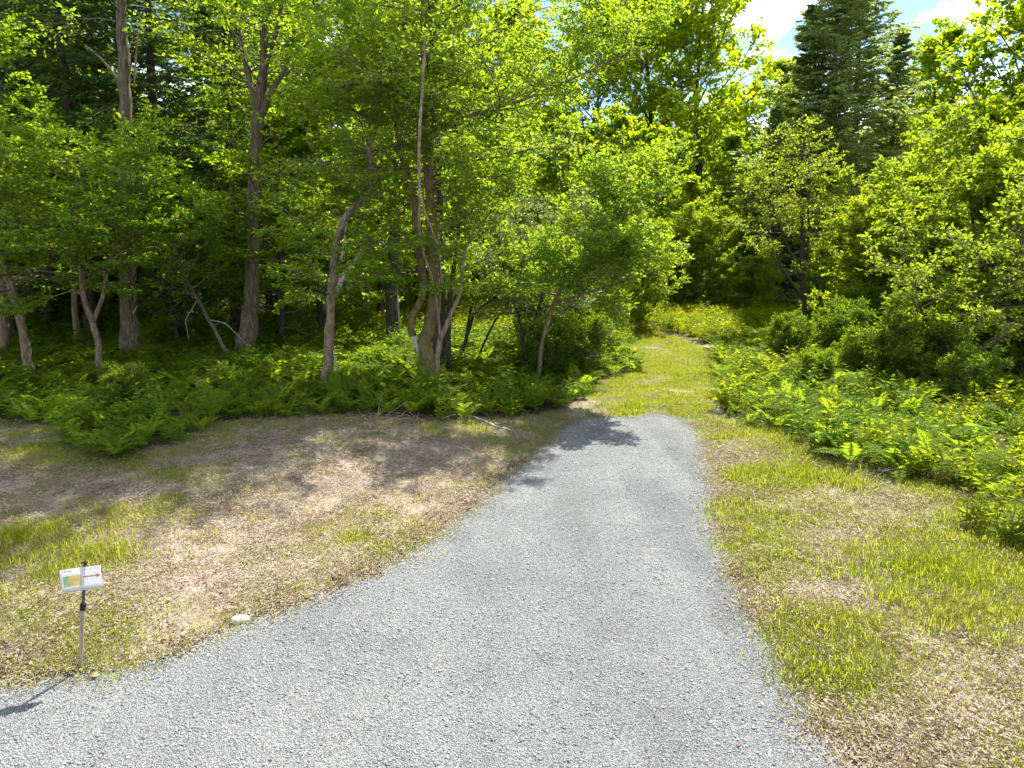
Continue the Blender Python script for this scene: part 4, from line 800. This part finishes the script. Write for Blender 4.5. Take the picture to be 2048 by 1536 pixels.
e = link('brush_heap', None, label='dry twigs heaped at the top of the shaded bank below the mossy tree', cat='brush heap', loc=c1)
for k in range(26):
    b = np.array([bm_rng.normal() * .5, bm_rng.normal() * .2, abs(bm_rng.normal()) * .06]); a = bm_rng.uniform(0, 6.28); d = np.array([math.cos(a), math.sin(a), abs(bm_rng.normal()) * .4]); L = bm_rng.uniform(.2, .6)
    g = Geo(); cv = curve(b[None], d[None], np.array([L]), 4, .15, 0, bm_rng); tubes(cv, np.array([.007]), np.array([.003]), 4, g); link('twig', g.mesh('twig', M['vine'], True), e)
def rock(name, label, px, py, sx, sy, sz, mat, seed, sink=.3, rz=0):
    rr = np.random.default_rng(seed); b = bmesh.new(); bmesh.ops.create_icosphere(b, subdivisions=3, radius=1)
    ns = norm(rr.normal(size=(9, 3))); th = rr.uniform(.55, .85, 9)
    for v in b.verts:
        c = np.array(v.co)
        for n_, t_ in zip(ns, th):
            dd = c @ n_ - t_
            if dd > 0: c = c - n_ * dd * .9
        v.co = Vector(c * (sx, sy, sz) * (1 + rr.normal() * .015))
    m = bpy.data.meshes.new(name); b.to_mesh(m); b.free(); m.materials.append(M[mat])
    p = P(px, py); p[2] = terrain(p[0], p[1])[0] + sz * (1 - sink) * .5; o = link(name, m, label=label, cat='stone', loc=p); o.rotation_euler = (0, 0, rz)
rock('flat_stone', 'pale flat stone half buried at the gravel edge by the leaf litter', 480, 1243, .105, .075, .05, 'rock', 1, rz=.3)
rock('stone', 'tan stone at the corner where the gravel meets the fern bed', 1436, 826, .13, .10, .08, 'rock2', 2)
rock('stone', 'grey brown stone showing among the shaded ferns', 348, 803, .22, .15, .12, 'rock2', 4)
rock('wood_chip', 'pale wood chip lying in the grass before the fern bed', 1630, 932, .10, .035, .02, 'deadwood', 5, rz=-.4)
rock('stone', 'small dark stone in the grass below the pale wood chip', 1637, 966, .05, .04, .035, 'darkbark', 6)
rock('stone', 'dark stone on the gravel near the leafy edge', 770, 1182, .03, .024, .016, 'darkbark', 7)
# yellow leaf on the gravel below the sign
g = Geo(); kites(np.array([[0, 0, 0.]]), np.array([[1., .2, .1]]), np.array([[0, 0, 1.]]), np.array([.075]), np.array([.05]), .1, g); kites(np.array([[.01, .01, 0.]]), np.array([[.3, 1., .1]]), np.array([[0, .1, 1.]]), np.array([.06]), np.array([.045]), .1, g)
p = P(182, 1360); link('fallen_leaf', g.mesh('fallen_leaf', M['straw']), label='pale yellow leaf lying on gravel below the sign', cat='leaf', loc=(p[0], p[1], .02))

# ------------------------------------------------------------------ trail sign
def plain(name, c, rough=.6, metal=0.0):
    m = bpy.data.materials.new(name); m.use_nodes = True; b = m.node_tree.nodes['Principled BSDF']; b.inputs['Base Color'].default_value = (*c, 1); b.inputs['Roughness'].default_value = rough; b.inputs['Metallic'].default_value = metal; return m
M['stake'] = solid_mat('wooden stake', [(.20, .15, .11), (.30, .24, .18), (.40, .33, .26)], 20, (3, 3, .3), bump=.2)
M['rod'] = solid_mat('brown metal rod', [(.05, .03, .025), (.085, .055, .045), (.13, .09, .075)], 10, bump=0, rough=.5)
M['black'] = solid_mat('black clamp', [(.008, .008, .008), (.014, .013, .013), (.02, .02, .02)], 10, bump=0, rough=.5)
M['red'] = plain('red orange print', (.55, .17, .10), .5)
def sheet_mat():
    m = bpy.data.materials.new('printed paper sheet'); m.use_nodes = True; t = m.node_tree; t.nodes.clear(); o = N(t, 'ShaderNodeOutputMaterial')
    tc = N(t, 'ShaderNodeTexCoord'); sp = N(t, 'ShaderNodeSeparateXYZ'); t.links.new(tc.outputs['Generated'], sp.inputs[0])
    def box(s, lo, hi):
        a = N(t, 'ShaderNodeMath', operation='GREATER_THAN'); a.inputs[1].default_value = lo; b = N(t, 'ShaderNodeMath', operation='LESS_THAN'); b.inputs[1].default_value = hi
        c = N(t, 'ShaderNodeMath', operation='MULTIPLY'); t.links.new(s, a.inputs[0]); t.links.new(s, b.inputs[0]); t.links.new(a.outputs[0], c.inputs[0]); t.links.new(b.outputs[0], c.inputs[1]); return c
    bx, bz = box(sp.outputs['X'], .06, .50), box(sp.outputs['Z'], .24, .70); mk = N(t, 'ShaderNodeMath', operation='MULTIPLY'); t.links.new(bx.outputs[0], mk.inputs[0]); t.links.new(bz.outputs[0], mk.inputs[1])
    nz = N(t, 'ShaderNodeTexNoise'); nz.inputs['Scale'].default_value = 5; nz.inputs['Detail'].default_value = 3; t.links.new(tc.outputs['Generated'], nz.inputs['Vector'])
    ad = N(t, 'ShaderNodeMath', operation='MULTIPLY_ADD'); ad.inputs[1].default_value = 1.5; t.links.new(sp.outputs['X'], ad.inputs[0]); t.links.new(nz.outputs['Fac'], ad.inputs[2])
    rc = ramp(t, [(.50, (.30, .54, .58)), (.64, (.38, .52, .34)), (.78, (.58, .60, .24)), (.95, (.72, .58, .20)), (1.0, (.74, .62, .32))]); t.links.new(ad.outputs[0], rc.inputs['Fac'])
    mx_ = N(t, 'ShaderNodeMix', data_type='RGBA'); mx_.inputs['A'].default_value = (.80, .80, .82, 1); t.links.new(mk.outputs[0], mx_.inputs['Factor']); t.links.new(rc.outputs['Color'], mx_.inputs['B'])
    pb = N(t, 'ShaderNodeBsdfPrincipled'); pb.inputs['Roughness'].default_value = .3; tl = N(t, 'ShaderNodeBsdfTranslucent'); ms = N(t, 'ShaderNodeMixShader'); ms.inputs[0].default_value = .45
    t.links.new(mx_.outputs['Result'], pb.inputs['Base Color']); t.links.new(mx_.outputs['Result'], tl.inputs['Color']); t.links.new(pb.outputs[0], ms.inputs[1]); t.links.new(tl.outputs[0], ms.inputs[2]); t.links.new(ms.outputs[0], o.inputs['Surface'])
    return m
sb_ = P(160, 1341); sz0 = terrain(sb_[0], sb_[1])[0]
sg = link('trail_sign', None, label='small white trail sign with red arrow on a thin stake', cat='sign', loc=(sb_[0], sb_[1], sz0))
sg.rotation_euler = (R(0), R(8.5), 0)
def box_part(name, parent, mat, cx, cy, z0, z1, wx, wy, bevel=.002):
    b = bmesh.new(); bmesh.ops.create_cube(b, size=1)
    for v in b.verts: v.co = Vector((cx + v.co.x * wx, cy + v.co.y * wy, (z0 + z1) / 2 + v.co.z * (z1 - z0)))
    bmesh.ops.bevel(b, geom=b.edges[:], offset=bevel, segments=1, affect='EDGES'); m = bpy.data.meshes.new(name); b.to_mesh(m); b.free(); m.materials.append(mat); return link(name, m, parent)
box_part('stake', sg, M['stake'], 0, 0, -.2, .56, .027, .02)
box_part('rod', sg, M['rod'], 0, 0, .565, .935, .022, .016)
box_part('clamp', sg, M['black'], 0, -.002, .535, .595, .034, .030)
box_part('end_cap', sg, M['black'], 0, -.001, .938, .95, .034, .028)
# bent sheet, in its own frame: x across, z up
W_, H_ = .28, .195; S = 17; xs_ = np.linspace(-.5, .5, S) * W_; bend = -.02 * np.abs(xs_ / W_ * 2) ** 1.5 * np.where(xs_ < 0, 1.2, -.4)
V = []
for z in np.linspace(0, 1, 5) * H_:
    for x, b in zip(xs_, bend): V.append((x, b, z))
qd = [(j * S + i, j * S + i + 1, (j + 1) * S + i + 1, (j + 1) * S + i) for j in range(4) for i in range(S - 1)]
sh = link('sheet', make_mesh('sheet', V, None, qd, sheet_mat(), True), sg); sh.location = (.003, -.016, .715); sh.rotation_euler = (0, R(-8), R(15))
so = sh.modifiers.new('thick', 'SOLIDIFY'); so.thickness = .0012
def bend_at(x): return np.interp(x, xs_, bend)
def print_mesh(name, polys, parent):
    g = Geo()
    for p in polys:
        p = np.array(p, float); v = np.column_stack([p[:, 0], bend_at(p[:, 0]) - .0022, p[:, 1]]); g.add(v, None, [(0, i, i + 1) for i in range(1, len(p) - 1)])
    return link(name, g.mesh(name, M['red']), parent)
zz = .115
print_mesh('arrow', [[(.012 + i * .012, zz - .005), (.012 + (i + 1) * .012, zz - .005), (.012 + (i + 1) * .012, zz + .005), (.012 + i * .012, zz + .005)] for i in range(8)] + [[(.105, zz - .018), (.136, zz), (.105, zz + .018)]], sh)
def letters(txt, x, z, size):
    c = bpy.data.curves.new('lettering', 'FONT'); c.body = txt; c.size = size; c.resolution_u = 2
    o = bpy.data.objects.new('lettering_src', c); COL.objects.link(o); bpy.context.view_layer.update()
    m = bpy.data.meshes.new_from_object(o.evaluated_get(bpy.context.evaluated_depsgraph_get())); bpy.data.objects.remove(o)
    for v in m.vertices:
        xx, yy = v.co.x + x, v.co.y + z; v.co = (xx, float(bend_at(xx)) - .0022, yy)
    m.materials.clear(); m.materials.append(M['red']); return link('lettering', m, sh)
letters('TRAIL', -.125, .168, .026); letters('RS: G.ONE', .022, .168, .024)
